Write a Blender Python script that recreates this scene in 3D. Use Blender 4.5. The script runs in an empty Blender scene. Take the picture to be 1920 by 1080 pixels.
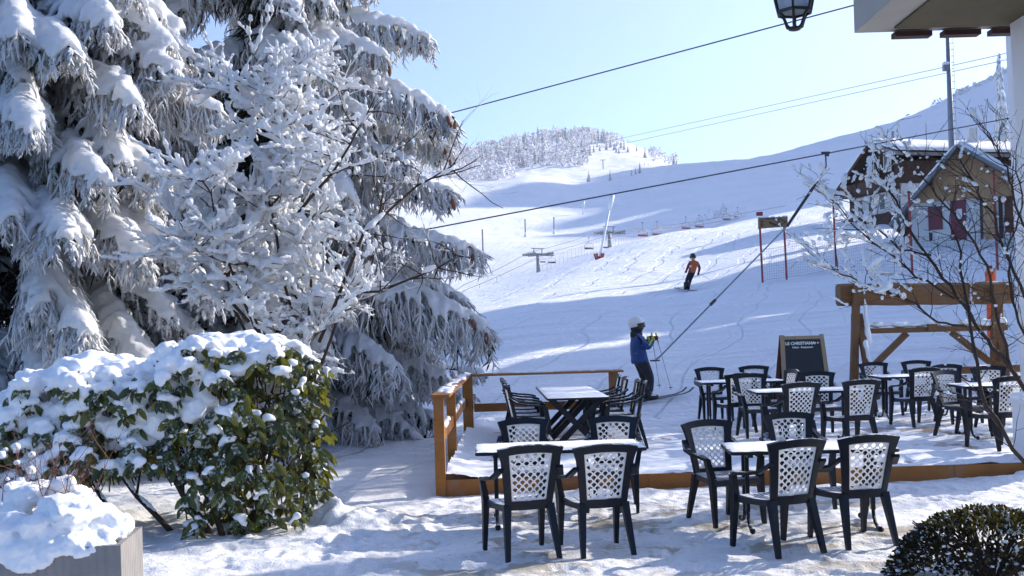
import bpy, math, random
import numpy as np
from mathutils import Vector, Matrix, noise as mnoise

R = math.radians
scene = bpy.context.scene
COL = scene.collection

# ------------------------------------------------------------------ camera
F = 2000.0; ROLL = R(1.7); HZ = 85.0; CZ = 1.83
cam_d = bpy.data.cameras.new('camera'); cam = bpy.data.objects.new('camera', cam_d); COL.objects.link(cam)
cam_d.sensor_width = 36.0; cam_d.lens = F * 36.0 / 1920.0
cam_d.clip_start = 0.05; cam_d.clip_end = 9000
cam_d.shift_y = HZ * math.cos(ROLL) / 1920.0
cam_d.shift_x = -HZ * math.sin(ROLL) / 1920.0
cam.matrix_world = Matrix.Translation((0, 0, CZ)) @ Matrix.Rotation(R(90), 4, 'X') @ Matrix.Rotation(-ROLL, 4, 'Z')
scene.camera = cam

# ------------------------------------------------------------------ sun and sky
SUN_AZ = R(60); SUN_EL = R(26)          # azimuth measured from the view direction (+Y) towards +X
world = bpy.data.worlds.new('World'); scene.world = world; world.use_nodes = True
wn = world.node_tree; bgn = wn.nodes['Background']
sky = wn.nodes.new('ShaderNodeTexSky'); sky.sky_type = 'NISHITA'; sky.sun_disc = False
sky.sun_elevation = SUN_EL; sky.sun_rotation = SUN_AZ
sky.altitude = 1300; sky.air_density = 1.0; sky.dust_density = 3.2; sky.ozone_density = 6.0
hs = wn.nodes.new('ShaderNodeHueSaturation'); hs.inputs['Saturation'].default_value = .96
tn = wn.nodes.new('ShaderNodeMix'); tn.data_type = 'RGBA'; tn.blend_type = 'MULTIPLY'; tn.inputs[0].default_value = 1.0; tn.inputs[7].default_value = (1.035, .99, 1.03, 1)
wn.links.new(sky.outputs[0], hs.inputs['Color']); wn.links.new(hs.outputs[0], tn.inputs[6]); wn.links.new(tn.outputs[2], bgn.inputs[0]); bgn.inputs[1].default_value = 0.13
sun_d = bpy.data.lights.new('sun', 'SUN'); sun_d.energy = 4.3; sun_d.angle = R(0.5); sun_d.color = (1.0, 0.93, 0.84)
sun = bpy.data.objects.new('sun', sun_d); COL.objects.link(sun)
SD = Vector((math.sin(SUN_AZ) * math.cos(SUN_EL), math.cos(SUN_AZ) * math.cos(SUN_EL), math.sin(SUN_EL)))
sun.rotation_euler = SD.to_track_quat('Z', 'Y').to_euler()
sun.location = (40, 25, 60)
scene.view_settings.view_transform = 'Standard'; scene.view_settings.look = 'None'
scene.view_settings.exposure = 1.08; scene.view_settings.gamma = 1.0
scene.cycles.max_bounces = 12; scene.cycles.diffuse_bounces = 8; scene.cycles.transparent_max_bounces = 12
scene.cycles.use_denoising = True

# ------------------------------------------------------------------ pixel <-> place
CR, SR = math.cos(ROLL), math.sin(ROLL)
def unroll(px, py):
    dx, dy = px - 960.0, py - 540.0
    return dx * CR - dy * SR, dx * SR + dy * CR
def W(px, py, D):
    a, b = unroll(px, py)
    return Vector((a * D / F, D, CZ - (b - HZ) * D / F))
def G(px, py, z=0.0):
    a, b = unroll(px, py)
    D = F * (CZ - z) / (b - HZ)
    return Vector((a * D / F, D, z))

# ------------------------------------------------------------------ noise
def _hash(ix, iy, seed):
    h = (ix.astype(np.int64) * 374761393 + iy.astype(np.int64) * 668265263 + seed * 1442695041) & 0xffffffff
    h = ((h ^ (h >> 13)) * 1274126177) & 0xffffffff
    return ((h ^ (h >> 16)) & 0xffff) / 65535.0
def vnoise(x, y, seed=0):
    x = np.asarray(x, float); y = np.asarray(y, float)
    ix, iy = np.floor(x), np.floor(y); fx, fy = x - ix, y - iy
    fx = fx * fx * (3 - 2 * fx); fy = fy * fy * (3 - 2 * fy)
    a = _hash(ix, iy, seed); b = _hash(ix + 1, iy, seed); c = _hash(ix, iy + 1, seed); d = _hash(ix + 1, iy + 1, seed)
    return (a + (b - a) * fx + (c - a) * fy + (a - b - c + d) * fx * fy) * 2 - 1
def fbm(x, y, seed=0, oct=4, gain=0.5):
    s = 0; amp = 1.0
    for k in range(oct):
        s = s + amp * vnoise(x, y, seed + k * 17); x = x * 2.03 + 3.1; y = y * 2.03 + 1.7; amp *= gain
    return s

# ------------------------------------------------------------------ mesh helper
class MB:
    def __init__(self): self.v = []; self.f = []; self.m = []
    def add(self, vs, fs, mi=0):
        o = len(self.v); self.v.extend([tuple(p) for p in vs]); self.f.extend([tuple(i + o for i in q) for q in fs]); self.m.extend([mi] * len(fs))
        return self
    def box(self, c, s, rot=None, mi=0, taper=1.0):
        x, y, z = s[0] / 2, s[1] / 2, s[2] / 2; t = taper
        vs = [Vector(p) for p in ((-x, -y, -z), (x, -y, -z), (x, y, -z), (-x, y, -z), (-x * t, -y * t, z), (x * t, -y * t, z), (x * t, y * t, z), (-x * t, y * t, z))]
        if rot is not None: vs = [rot @ p for p in vs]
        c = Vector(c)
        return self.add([p + c for p in vs], [(0, 3, 2, 1), (4, 5, 6, 7), (0, 1, 5, 4), (1, 2, 6, 5), (2, 3, 7, 6), (3, 0, 4, 7)], mi)
    def bbox(self, a, b, mi=0):
        a = Vector(a); b = Vector(b)
        return self.box((a + b) / 2, (abs(b.x - a.x), abs(b.y - a.y), abs(b.z - a.z)), None, mi)
    def bar(self, a, b, w, h=None, mi=0, up=(0, 0, 1), w2=None, h2=None):
        """a rectangular bar from a to b, w across and h along 'up'; w2,h2 at the b end"""
        h = w if h is None else h; w2 = w if w2 is None else w2; h2 = h if h2 is None else h2
        a = Vector(a); b = Vector(b); d = (b - a).normalized(); u = Vector(up)
        s = d.cross(u)
        if s.length < 1e-4: s = d.cross(Vector((0, 1, 0)))
        s.normalize(); u = s.cross(d).normalized()
        vs = []
        for p, ww, hh in ((a, w, h), (b, w2, h2)):
            for i, j in ((-1, -1), (1, -1), (1, 1), (-1, 1)): vs.append(p + s * (i * ww / 2) + u * (j * hh / 2))
        return self.add(vs, [(0, 1, 2, 3), (7, 6, 5, 4), (0, 4, 5, 1), (1, 5, 6, 2), (2, 6, 7, 3), (3, 7, 4, 0)], mi)
    def tube(self, pts, rad, n=6, mi=0, cap=True, wob=0.0, rnd=random, flat=1.0):
        pts = [Vector(p) for p in pts]; k = len(pts)
        if not hasattr(rad, '__len__'): rad = [rad] * k
        vs = []; s0 = None
        for i, p in enumerate(pts):
            d = (pts[min(i + 1, k - 1)] - pts[max(i - 1, 0)])
            if d.length < 1e-9: d = Vector((0, 0, 1))
            d.normalize()
            if s0 is None:
                s0 = d.cross(Vector((0, 0, 1)))
                if s0.length < 1e-3: s0 = d.cross(Vector((1, 0, 0)))
            s0 = (s0 - d * s0.dot(d))
            if s0.length < 1e-6: s0 = d.orthogonal()
            s0.normalize(); u = d.cross(s0)
            for j in range(n):
                a = 2 * math.pi * j / n; rr = rad[i] * (1 + (rnd.uniform(-wob, wob) if wob else 0))
                vs.append(p + s0 * (math.cos(a) * rr) + u * (math.sin(a) * rr * flat))
        fs = []
        for i in range(k - 1):
            for j in range(n):
                fs.append((i * n + j, i * n + (j + 1) % n, (i + 1) * n + (j + 1) % n, (i + 1) * n + j))
        if cap:
            fs.append(tuple(range(n - 1, -1, -1))); fs.append(tuple((k - 1) * n + j for j in range(n)))
        return self.add(vs, fs, mi)
    def lump(self, c, r, sc=(1, 1, 1), n=8, m=5, mi=0, jit=0.12, rnd=random):
        c = Vector(c); vs = [c + Vector((0, 0, r * sc[2]))]
        for i in range(1, m):
            th = math.pi * i / m
            for j in range(n):
                ph = 2 * math.pi * (j + 0.5 * (i % 2)) / n; q = r * (1 + rnd.uniform(-jit, jit))
                vs.append(c + Vector((q * sc[0] * math.sin(th) * math.cos(ph), q * sc[1] * math.sin(th) * math.sin(ph), q * sc[2] * math.cos(th))))
        vs.append(c - Vector((0, 0, r * sc[2])))
        fs = [(0, 1 + j, 1 + (j + 1) % n) for j in range(n)]
        for i in range(m - 2):
            for j in range(n):
                a = 1 + i * n; fs.append((a + j, a + n + j, a + n + (j + 1) % n, a + (j + 1) % n))
        a = 1 + (m - 2) * n; L = len(vs) - 1
        fs += [(L, a + (j + 1) % n, a + j) for j in range(n)]
        return self.add(vs, fs, mi)
    def lathe(self, prof, c=(0, 0, 0), n=16, mi=0, rot=None):
        vs = []; c = Vector(c)
        for r, z in prof:
            for j in range(n):
                a = 2 * math.pi * j / n; p = Vector((r * math.cos(a), r * math.sin(a), z)); vs.append((rot @ p if rot else p) + c)
        k = len(prof); fs = []
        for i in range(k - 1):
            for j in range(n): fs.append((i * n + j, i * n + (j + 1) % n, (i + 1) * n + (j + 1) % n, (i + 1) * n + j))
        fs.append(tuple(range(n - 1, -1, -1))); fs.append(tuple((k - 1) * n + j for j in range(n)))
        return self.add(vs, fs, mi)
    def prism(self, poly, a, b, mi=0):
        """poly: list of 3D points (planar), swept by vector b-a"""
        d = Vector(b) - Vector(a); n = len(poly); vs = [Vector(p) for p in poly] + [Vector(p) + d for p in poly]
        fs = [tuple(range(n - 1, -1, -1)), tuple(range(n, 2 * n))] + [(i, (i + 1) % n, n + (i + 1) % n, n + i) for i in range(n)]
        return self.add(vs, fs, mi)
    def solid(self, vs, fs, th, mi=0, centre=True):
        """thicken an open face set"""
        vs = [Vector(p) for p in vs]; nr = [Vector() for _ in vs]; ed = {}
        for q in fs:
            n = Vector()
            for i in range(len(q)):
                a, b = vs[q[i]], vs[q[(i + 1) % len(q)]]
                n += Vector(((a.y - b.y) * (a.z + b.z), (a.z - b.z) * (a.x + b.x), (a.x - b.x) * (a.y + b.y)))
            for i in q: nr[i] += n
            for i in range(len(q)): ed[(q[i], q[(i + 1) % len(q)])] = 1
        used = sorted({i for q in fs for i in q}); mp = {i: k for k, i in enumerate(used)}; N = len(used)
        lo, hi = (-th / 2, th / 2) if centre else (0, th)
        nv = [vs[i] + nr[i].normalized() * hi for i in used] + [vs[i] + nr[i].normalized() * lo for i in used]
        nf = [tuple(mp[i] for i in q) for q in fs] + [tuple(mp[i] + N for i in reversed(q)) for q in fs]
        for (a, b) in ed:
            if (b, a) not in ed: nf.append((mp[a], mp[a] + N, mp[b] + N, mp[b]))
        return self.add(nv, nf, mi)
    def mesh(self, name, mats, smooth=False):
        me = bpy.data.meshes.new(name); me.from_pydata(self.v, [], self.f)
        for m in (mats if isinstance(mats, (list, tuple)) else [mats]): me.materials.append(m)
        if any(self.m): me.polygons.foreach_set('material_index', self.m)
        if smooth: me.polygons.foreach_set('use_smooth', [True] * len(me.polygons))
        me.update(); return me
    def build(self, name, mats, parent=None, smooth=False, loc=None):
        o = bpy.data.objects.new(name, self.mesh(name, mats, smooth)); COL.objects.link(o)
        if parent is not None: o.parent = parent
        if loc is not None: o.location = loc
        return o

def tag(o, label=None, cat=None, group=None, kind=None):
    if label: o['label'] = label
    if cat: o['category'] = cat
    if group: o['group'] = group
    if kind: o['kind'] = kind
    return o
def thing(name, label, cat, loc=(0, 0, 0), rz=0.0, group=None):
    o = bpy.data.objects.new(name, None); COL.objects.link(o); o.location = loc; o.rotation_euler = (0, 0, rz)
    o.empty_display_size = 0.1
    return tag(o, label, cat, group)
def kids(o): return [c for c in bpy.data.objects if c.parent is o]
def copy_tree(o, parent=None, label=None, loc=None, rz=None, scale=None):
    c = o.copy(); COL.objects.link(c)
    if parent is not None: c.parent = parent
    if label: c['label'] = label
    if loc is not None: c.location = loc
    if rz is not None: c.rotation_euler = (0, 0, rz)
    if scale is not None: c.scale = scale if hasattr(scale, '__len__') else (scale,) * 3
    for ch in o.children: copy_tree(ch, c)
    return c
def remesh(mb, name, mat, voxel, smooth_it=2, disp=0.0, dscale=4.0, parent=None, adapt=0.0):
    """union all lumps of mb into one soft skin"""
    tmp = bpy.data.objects.new('tmp', mb.mesh('tmp', mat)); COL.objects.link(tmp)
    m = tmp.modifiers.new('r', 'REMESH'); m.mode = 'VOXEL'; m.voxel_size = voxel; m.adaptivity = adapt
    if smooth_it:
        s = tmp.modifiers.new('s', 'SMOOTH'); s.iterations = smooth_it; s.factor = 0.5
    dg = bpy.context.evaluated_depsgraph_get(); dg.update()
    me = bpy.data.meshes.new_from_object(tmp.evaluated_get(dg)); me.name = name
    old = tmp.data; bpy.data.objects.remove(tmp); bpy.data.meshes.remove(old)
    n = len(me.vertices)
    if disp and n:
        co = np.empty(n * 3); me.vertices.foreach_get('co', co); co = co.reshape(-1, 3)
        no = np.empty(n * 3); me.vertex_normals.foreach_get('vector', no); no = no.reshape(-1, 3)
        q = (fbm(co[:, 0] * dscale + co[:, 2] * dscale * 0.8, co[:, 1] * dscale - co[:, 2] * dscale * 0.7, 5, 3) +
             fbm(co[:, 0] * dscale * 0.9 - co[:, 1] * dscale * .5, co[:, 2] * dscale, 9, 3)) * 0.5
        co += no * (q * disp)[:, None]; me.vertices.foreach_set('co', co.ravel())
    me.materials.clear(); me.materials.append(mat)
    me.polygons.foreach_set('use_smooth', [True] * len(me.polygons)); me.update()
    o = bpy.data.objects.new(name, me); COL.objects.link(o)
    if parent is not None: o.parent = parent
    return o

# ------------------------------------------------------------------ materials
class N:
    """tiny node-tree builder"""
    def __init__(self, name):
        self.mat = bpy.data.materials.new(name); self.mat.use_nodes = True; self.t = self.mat.node_tree
        self.p = self.t.nodes['Principled BSDF']; self.out = self.t.nodes['Material Output']
    def n(self, typ, **kw):
        x = self.t.nodes.new(typ)
        for k, v in kw.items(): setattr(x, k, v)
        return x
    def l(self, a, b): self.t.links.new(a, b)
    def coord(self): return self.n('ShaderNodeTexCoord').outputs['Object']
    def noise(self, scale, detail=4, rough=0.55, vec=None, dist=0.0):
        x = self.n('ShaderNodeTexNoise'); x.inputs['Scale'].default_value = scale; x.inputs['Detail'].default_value = detail
        x.inputs['Roughness'].default_value = rough; x.inputs['Distortion'].default_value = dist
        self.l(vec if vec is not None else self.coord(), x.inputs['Vector']); return x.outputs['Fac']
    def ramp(self, fac, stops):
        x = self.n('ShaderNodeValToRGB'); e = x.color_ramp.elements
        while len(e) < len(stops): e.new(0.5)
        for el, (p, c) in zip(e, stops):
            el.position = p; el.color = (c, c, c, 1) if not hasattr(c, '__len__') else (*c, 1)
        self.l(fac, x.inputs[0]); return x.outputs[0]
    def mix(self, fac, a, b):
        x = self.n('ShaderNodeMix'); x.data_type = 'RGBA'
        for v, s in ((fac, x.inputs[0]), (a, x.inputs[6]), (b, x.inputs[7])):
            if isinstance(v, (int, float)): s.default_value = v
            elif isinstance(v, tuple): s.default_value = (*v, 1)
            else: self.l(v, s)
        return x.outputs[2]
    def math(self, op, a, b=None):
        x = self.n('ShaderNodeMath'); x.operation = op
        for v, s in ((a, x.inputs[0]), (b, x.inputs[1])):
            if v is None: continue
            if isinstance(v, (int, float)): s.default_value = v
            else: self.l(v, s)
        return x.outputs[0]
    def stretch(self, sx, sy, sz):
        m = self.n('ShaderNodeMapping'); m.inputs['Scale'].default_value = (sx, sy, sz); self.l(self.coord(), m.inputs[0]); return m.outputs[0]
    def bump(self, h, strength=0.3, dist=0.02):
        b = self.n('ShaderNodeBump'); b.inputs['Strength'].default_value = strength; b.inputs['Distance'].default_value = dist
        self.l(h, b.inputs['Height']); self.l(b.outputs[0], self.p.inputs['Normal']); return b
    def base(self, c):
        if isinstance(c, tuple): self.p.inputs['Base Color'].default_value = (*c, 1)
        else: self.l(c, self.p.inputs['Base Color'])
    def rough(self, v):
        if isinstance(v, (int, float)): self.p.inputs['Roughness'].default_value = v
        else: self.l(v, self.p.inputs['Roughness'])
        return self
    def upness(self):
        g = self.n('ShaderNodeNewGeometry'); s = self.n('ShaderNodeSeparateXYZ'); self.l(g.outputs['Normal'], s.inputs[0]); return s.outputs[2]
    def island(self): return self.n('ShaderNodeNewGeometry').outputs['Random Per Island']
    def objrand(self): return self.n('ShaderNodeObjectInfo').outputs['Random']
    def spec(self, v): self.p.inputs['Specular IOR Level'].default_value = v

SNOW_C = (0.84, 0.855, 0.875)
def m_snow(name='snow', fine=60, med=6, s=0.35, dist=0.02, glow=0.0):
    m = N(name); a = m.noise(fine, 3); b = m.noise(med, 5)
    m.base(m.mix(m.ramp(b, [(0.3, 0.0), (0.7, 1.0)]), (0.80, 0.815, 0.84), (0.87, 0.88, 0.89)))
    m.rough(0.65); m.spec(0.25); m.bump(m.math('ADD', m.math('MULTIPLY', a, 0.35), b), s, dist)
    if glow:      # light passing through thin snow
        tr = m.n('ShaderNodeBsdfTranslucent'); tr.inputs[0].default_value = (.90, .91, .92, 1); mx = m.n('ShaderNodeMixShader'); mx.inputs[0].default_value = glow
        m.l(m.p.outputs[0], mx.inputs[1]); m.l(tr.outputs[0], mx.inputs[2]); m.l(mx.outputs[0], m.out.inputs[0])
    return m.mat
M = {}
M['snow'] = m_snow()
M['tree_snow'] = m_snow('tree_snow', 45, 7, 0.5, 0.05, .38)
M['far_snow'] = m_snow('far_snow', 6, 0.8, 0.4, 0.3)

def m_plain(name, c, rough=0.5, var=0.25, scale=8, bump=0.0, bs=40, metal=0.0, spec=0.5):
    m = N(name); f = m.noise(scale, 4); d = tuple(x * (1 - var) for x in c); e = tuple(min(1, x * (1 + var)) for x in c)
    m.base(m.mix(f, d, e)); m.rough(rough); m.p.inputs['Metallic'].default_value = metal; m.spec(spec)
    if bump: m.bump(m.noise(bs, 4), bump, 0.01)
    return m.mat
def m_wood(name, c, grain=(1, 1, 14), rough=0.6, dark=0.55):
    m = N(name); v = m.stretch(*grain); f = m.noise(2.2, 7, 0.7, v, 0.9); g = m.ramp(m.noise(2.1, 5, .65), [(.35, 0.), (.7, 1.)])
    w = m.mix(m.ramp(f, [(0.3, 0.0), (0.72, 1.0)]), tuple(x * dark for x in c), c)
    w = m.mix(m.math('MULTIPLY', g, 0.5), w, tuple(x * 0.5 for x in c)); gr_ = m.ramp(m.noise(3.7, 6, .7), [(.52, 0.), (.70, .55)]); lum = sum(c) / 3
    m.base(m.mix(gr_, w, (lum * 1.05, lum * .92, lum * .80))); m.rough(rough); m.spec(0.3)
    m.bump(f, 0.25, 0.006); return m.mat
# ================================================================== terrain
# height profiles: for lines of sight at column px, (distance Y, row py) pairs; 'z' entries give the height itself
z_ = lambda v: ('z', v)
PROF = {
 -1500: [(3, z_(0)), (14, z_(0)), (19.9, z_(0.000)), (60, z_(1)), (150, z_(8)), (400, z_(50)), (800, z_(110)), (1500, z_(150))],
 -200: [(3, z_(0)), (14, z_(0)), (19.9, z_(0.000)), (60, z_(1.2)), (110, z_(4)), (200, 520), (300, 440), (600, 320), (800, 270), (1000, 300)],
 400: [(3, z_(0)), (14, z_(0)), (19.9, z_(0.000)), (30, z_(.3)), (60, z_(1.6)), (80, z_(1.9)), (110, z_(2.5)), (200, 500), (300, 440), (430, 370), (600, 320), (760, 262), (1000, 300)],
 800: [(3, z_(0)), (14, z_(0)), (19.9, z_(-0.030)), (24, z_(.2)), (33, 640), (45, 606), (62, 582), (72, 574), (85, 577), (110, 577), (200, 560), (240, 525), (280, 485), (310, 460), (330, 446), (345, 442), (370, 412), (430, 370), (500, 352), (600, 322), (700, 292), (800, 276), (1000, 300)],
 900: [(3, z_(0)), (14, z_(0)), (19.9, z_(-0.030)), (21, z_(.02)), (33, 620), (45, 588), (62, 563), (72, 555), (85, 560), (110, 560), (200, 543), (240, 512), (280, 478), (310, 456), (330, 447), (345, 447), (375, 416), (420, 385), (470, 356), (500, 348), (560, 350), (680, 325), (800, 285), (1000, 310)],
 1000: [(3, z_(0)), (14, z_(0)), (19.9, z_(-0.015)), (21, z_(.15)), (33, 606), (49, 566), (68, 530), (76, 523), (90, 530), (110, 532), (200, 517), (240, 494), (280, 468), (310, 454), (330, 446), (345, 448), (372, 420), (420, 390), (465, 345), (495, 314), (535, 326), (620, 334), (700, 300), (790, 262), (850, 256), (1000, 300)],
 1100: [(3, z_(0)), (14, z_(0)), (19.9, z_(0.000)), (21.6, z_(.3)), (33, 599), (49, 557), (70, 505), (82, 489), (95, 497), (110, 499), (220, 482), (260, 464), (300, 449), (330, 442), (360, 426), (400, 402), (450, 374), (500, 346), (520, 341), (560, 345), (640, 325), (720, 292), (800, 251), (850, 244), (1000, 300)],
 1200: [(3, z_(0)), (14, z_(0)), (19.9, z_(0.030)), (21.6, z_(.36)), (33, 598), (49, 557), (70, 492), (86, 462), (100, 471), (240, 459), (280, 447), (320, 434), (360, 407), (420, 380), (470, 350), (520, 324), (560, 314), (640, 318), (710, 300), (800, 270), (850, 266), (1000, 305)],
 1290: [(3, z_(0)), (14, z_(0)), (19.9, z_(0.045)), (21.6, z_(.42)), (33, 596), (49, 548), (62, 505), (75, 468), (90, 442), (105, 451), (240, 443), (290, 428), (330, 413), (400, 375), (460, 340), (520, 303), (560, 302), (620, 314), (800, 318), (1000, 330)],
 1400: [(3, z_(0)), (14, z_(0)), (19.9, z_(0.060)), (22, z_(.55)), (30, 606), (45, 536), (60, 484), (78, 440), (91, 424), (105, 432), (170, 430), (250, 415), (340, 390), (430, 340), (500, 305), (540, 300), (600, 306), (800, 320)],
 1540: [(3, z_(0)), (14, z_(0)), (19.9, z_(0.075)), (22, z_(.65)), (30, 598), (45, 523), (60, 461), (80, 417), (94, 399), (110, 405), (200, 402), (300, 385), (420, 330), (520, 290), (600, 268), (660, 268), (800, 300)],
 1700: [(3, z_(0)), (14, z_(0)), (19.9, z_(0.090)), (22, z_(.75)), (30, 588), (45, 502), (57, 465), (75, 425), (95, 388), (115, 382), (200, 372), (300, 340), (420, 290), (520, 245), (600, 226), (660, 228), (800, 270)],
 1900: [(3, z_(0)), (14, z_(0)), (19.9, z_(0.120)), (22, z_(.85)), (30, 575), (45, 490), (57, 452), (80, 405), (110, 375), (200, 330), (300, 290), (420, 215), (520, 160), (600, 135), (680, 132), (900, 170)],
 2100: [(3, z_(0)), (14, z_(0)), (19.9, z_(0.150)), (30, 570), (57, 440), (110, 350), (200, 290), (300, 225), (420, 120), (520, 40), (600, 10), (750, 0)],
 2400: [(3, z_(0)), (14, z_(0)), (19.9, z_(0.180)), (57, 430), (110, 335), (200, 240), (300, 80), (420, -230), (520, -380), (700, -480), (820, -450), (1000, -300)],  # this column onwards: off-frame mountain, added to shade the far bowl
 2535: [(3, z_(0)), (14, z_(0)), (19.9, z_(.18)), (57, 430), (110, 335), (200, 238), (300, 70), (420, -240), (520, -330), (700, -370), (1000, -250)],
 2680: [(3, z_(0)), (14, z_(0)), (19.9, z_(.18)), (57, 430), (110, 335), (200, 235), (300, 50), (420, -300), (520, -470), (700, -560), (1000, -420)],
 3000: [(3, z_(0)), (14, z_(0)), (19.9, z_(0.180)), (57, 430), (110, 335), (200, 230), (300, 20), (420, -350), (600, -650), (900, -600)],
 5000: [(3, z_(0)), (14, z_(0)), (19.9, z_(0.180)), (57, 440), (110, 360), (200, 260), (400, -60), (700, -500), (1000, -500)],
}
def _terrain_tables():
    pxs = sorted(PROF); us = np.array([(p - 960) / F for p in pxs])
    ly = np.linspace(math.log(2.5), math.log(3500), 900); tab = []
    for p in pxs:
        Y = []; Z = []
        for d, q in PROF[p]:
            Y.append(math.log(d)); Z.append(q[1] if isinstance(q, tuple) else (lambda b: CZ - (b - HZ) * d / F)(((p - 960) * SR + (q - 540) * CR)))
        last = Z[-1]; Y.append(math.log(3500)); Z.append(last * 1.1)
        tab.append(np.interp(ly, Y, Z))
    tab = np.array(tab)
    k = np.exp(-0.5 * (np.arange(-30, 31) / 5.0) ** 2); k /= k.sum()
    tab = np.array([np.convolve(np.pad(r, 30, mode='edge'), k, 'valid') for r in tab])
    uu = np.linspace(us[0], us[-1], 1600); full = np.empty((len(uu), len(ly)))
    for j in range(len(ly)): full[:, j] = np.interp(uu, us, tab[:, j])
    w = np.exp(-0.5 * (np.arange(-40, 41) / 9.0) ** 2); w /= w.sum()
    pad = np.pad(full, ((40, 40), (0, 0)), mode='edge')
    full = sum(w[i] * pad[i:i + len(uu)] for i in range(81))
    return uu, ly, full
UU, LY, TZ = _terrain_tables()
def base_z(X, Y):
    X = np.asarray(X, float); Y = np.maximum(np.asarray(Y, float), 2.6)
    fu = np.clip((X / Y - UU[0]) / (UU[1] - UU[0]), 0, len(UU) - 1.001); fl = np.clip((np.log(Y) - LY[0]) / (LY[1] - LY[0]), 0, len(LY) - 1.001)
    i, j = fu.astype(int), fl.astype(int); a, b = fu - i, fl - j
    z = (TZ[i, j] * (1 - a) * (1 - b) + TZ[i + 1, j] * a * (1 - b) + TZ[i, j + 1] * (1 - a) * b + TZ[i + 1, j + 1] * a * b)
    # unseen mountain added to shade the bowl; crest notched where low sun gets through
    sa = X * math.cos(SUN_AZ) - Y * math.sin(SUN_AZ); stt = X * math.sin(SUN_AZ) + Y * math.cos(SUN_AZ)
    cap = np.interp(sa, [-1000, -600, -412, -405, -362, -353, -340, -328, -312, -300, -294, -287, -282, -270, -235, -210, -190, -150, 0],
                    [-70, -70, -67, -45, -40, -60, -66, -65, -57, -57, -70, -70, -53, -55.5, -54, -56, -50, 0, 200]) + stt * math.tan(SUN_EL)
    return np.where(X / Y > .53, np.minimum(z, cap), z)
def terr_z(X, Y):
    """height of the snow with its bumps"""
    X = np.asarray(X, float); Y = np.asarray(Y, float); z = base_z(X, Y)
    far = np.clip((Y - 25) / 60, 0, 1); vfar = np.clip((Y - 110) / 150, 0, 1)
    z = z + fbm(X * 0.35, Y * 0.35, 3, 4) * 0.035 * np.clip((Y - 17) / 6, 0, 1)
    # pistes: ridges and grooves running along the fall line of the near slope (skiers cross from lower left to upper right)
    s = X * 0.55 - Y * 0.83; t = X * 0.83 + Y * 0.55
    z = z + (fbm(s * 0.5, t * 0.07, 21, 4) * 0.12 + fbm(s * 1.6, t * 0.25, 25, 3) * 0.06 + fbm(s * 3.6, t * .9, 27, 2) * .022) * far * (1 - vfar)
    z = z + (fbm(X * .035, Y * .03, 31, 5) * .9 + fbm(X * .15, Y * .12, 33, 4) * 0.4) * vfar * np.clip(Y / 700, .22, 1)
    # low ground under the patio and terrace sheets
    inp = np.clip((20.6 - Y) / 0.5, 0, 1) * np.clip((X + 0.75) / 0.1, 0, 1)
    z = z - 0.10 * np.clip((18.5 - Y) / .5, 0, 1) * np.clip((X + 6) / .5, 0, 1) * (Y < 18.6)
    return z
def ground(x, y): return float(terr_z(np.array([x]), np.array([y]))[0])
def on_ground(px, py, D):
    p = W(px, py, D); return Vector((p.x, p.y, ground(p.x, p.y)))

def grid_obj(name, X, Y, Z, mat, kind='structure'):
    nu, nv = X.shape; co = np.stack([X, Y, Z], -1).reshape(-1, 3)
    i = np.arange(nu * nv).reshape(nu, nv)
    q = np.stack([i[:-1, :-1], i[1:, :-1], i[1:, 1:], i[:-1, 1:]], -1).reshape(-1, 4)
    me = bpy.data.meshes.new(name); me.vertices.add(len(co)); me.vertices.foreach_set('co', co.ravel())
    me.loops.add(q.size); me.loops.foreach_set('vertex_index', q.ravel().astype(np.int32))
    me.polygons.add(len(q)); me.polygons.foreach_set('loop_start', np.arange(0, q.size, 4, dtype=np.int32))
    me.polygons.foreach_set('use_smooth', np.ones(len(q), bool)); me.materials.append(mat); me.update(calc_edges=True); me.validate()
    o = bpy.data.objects.new(name, me); COL.objects.link(o)
    if kind: o['kind'] = kind
    return o

def m_slope():
    m = N('slope_snow'); c = m.coord()
    mp = m.n('ShaderNodeMapping'); mp.inputs['Rotation'].default_value = (0, 0, R(34)); mp.inputs['Scale'].default_value = (0.16, 1.3, 1); m.l(c, mp.inputs[0])
    tr = m.noise(0.9, 7, 0.68, mp.outputs[0], 0.9); gr = m.noise(5, 4, 0.6); lo = m.noise(.06, 5, .6)
    # carved ski tracks: distorted bands
    mp2 = m.n('ShaderNodeMapping'); mp2.inputs['Rotation'].default_value = (0, 0, R(20)); m.l(c, mp2.inputs[0])
    wv = m.n('ShaderNodeTexWave'); wv.inputs['Scale'].default_value = .16; wv.inputs['Distortion'].default_value = 9; wv.inputs['Detail'].default_value = 3; wv.inputs['Detail Scale'].default_value = .5
    m.l(mp2.outputs[0], wv.inputs['Vector'])
    tw = m.ramp(wv.outputs['Fac'], [(0.86, 0.0), (0.93, 1.0)])
    h = m.math('ADD', m.math('MULTIPLY', tr, 1.0), m.math('ADD', m.math('MULTIPLY', gr, .30), m.math('MULTIPLY', tw, -.22)))
    m.base(m.mix(m.ramp(lo, [(.3, 0.), (.7, 1.)]), (.80, .82, .85), (.88, .89, .905))); m.rough(.7); m.spec(.2)
    m.bump(h, 0.9, 0.28); return m.mat
M['slope'] = m_slope()

cu = np.concatenate([np.linspace(UU[0], -0.62, 50)[:-1], np.linspace(-0.62, 0.62, 520), np.linspace(0.62, UU[-1], 110)[1:]])
cl = np.linspace(math.log(2.6), math.log(2600), 960)
GU, GL = np.meshgrid(cu, cl, indexing='ij'); GY = np.exp(GL); GX = GU * GY
grid_obj('snow_slope', GX, GY, terr_z(GX, GY), M['slope'])

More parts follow.
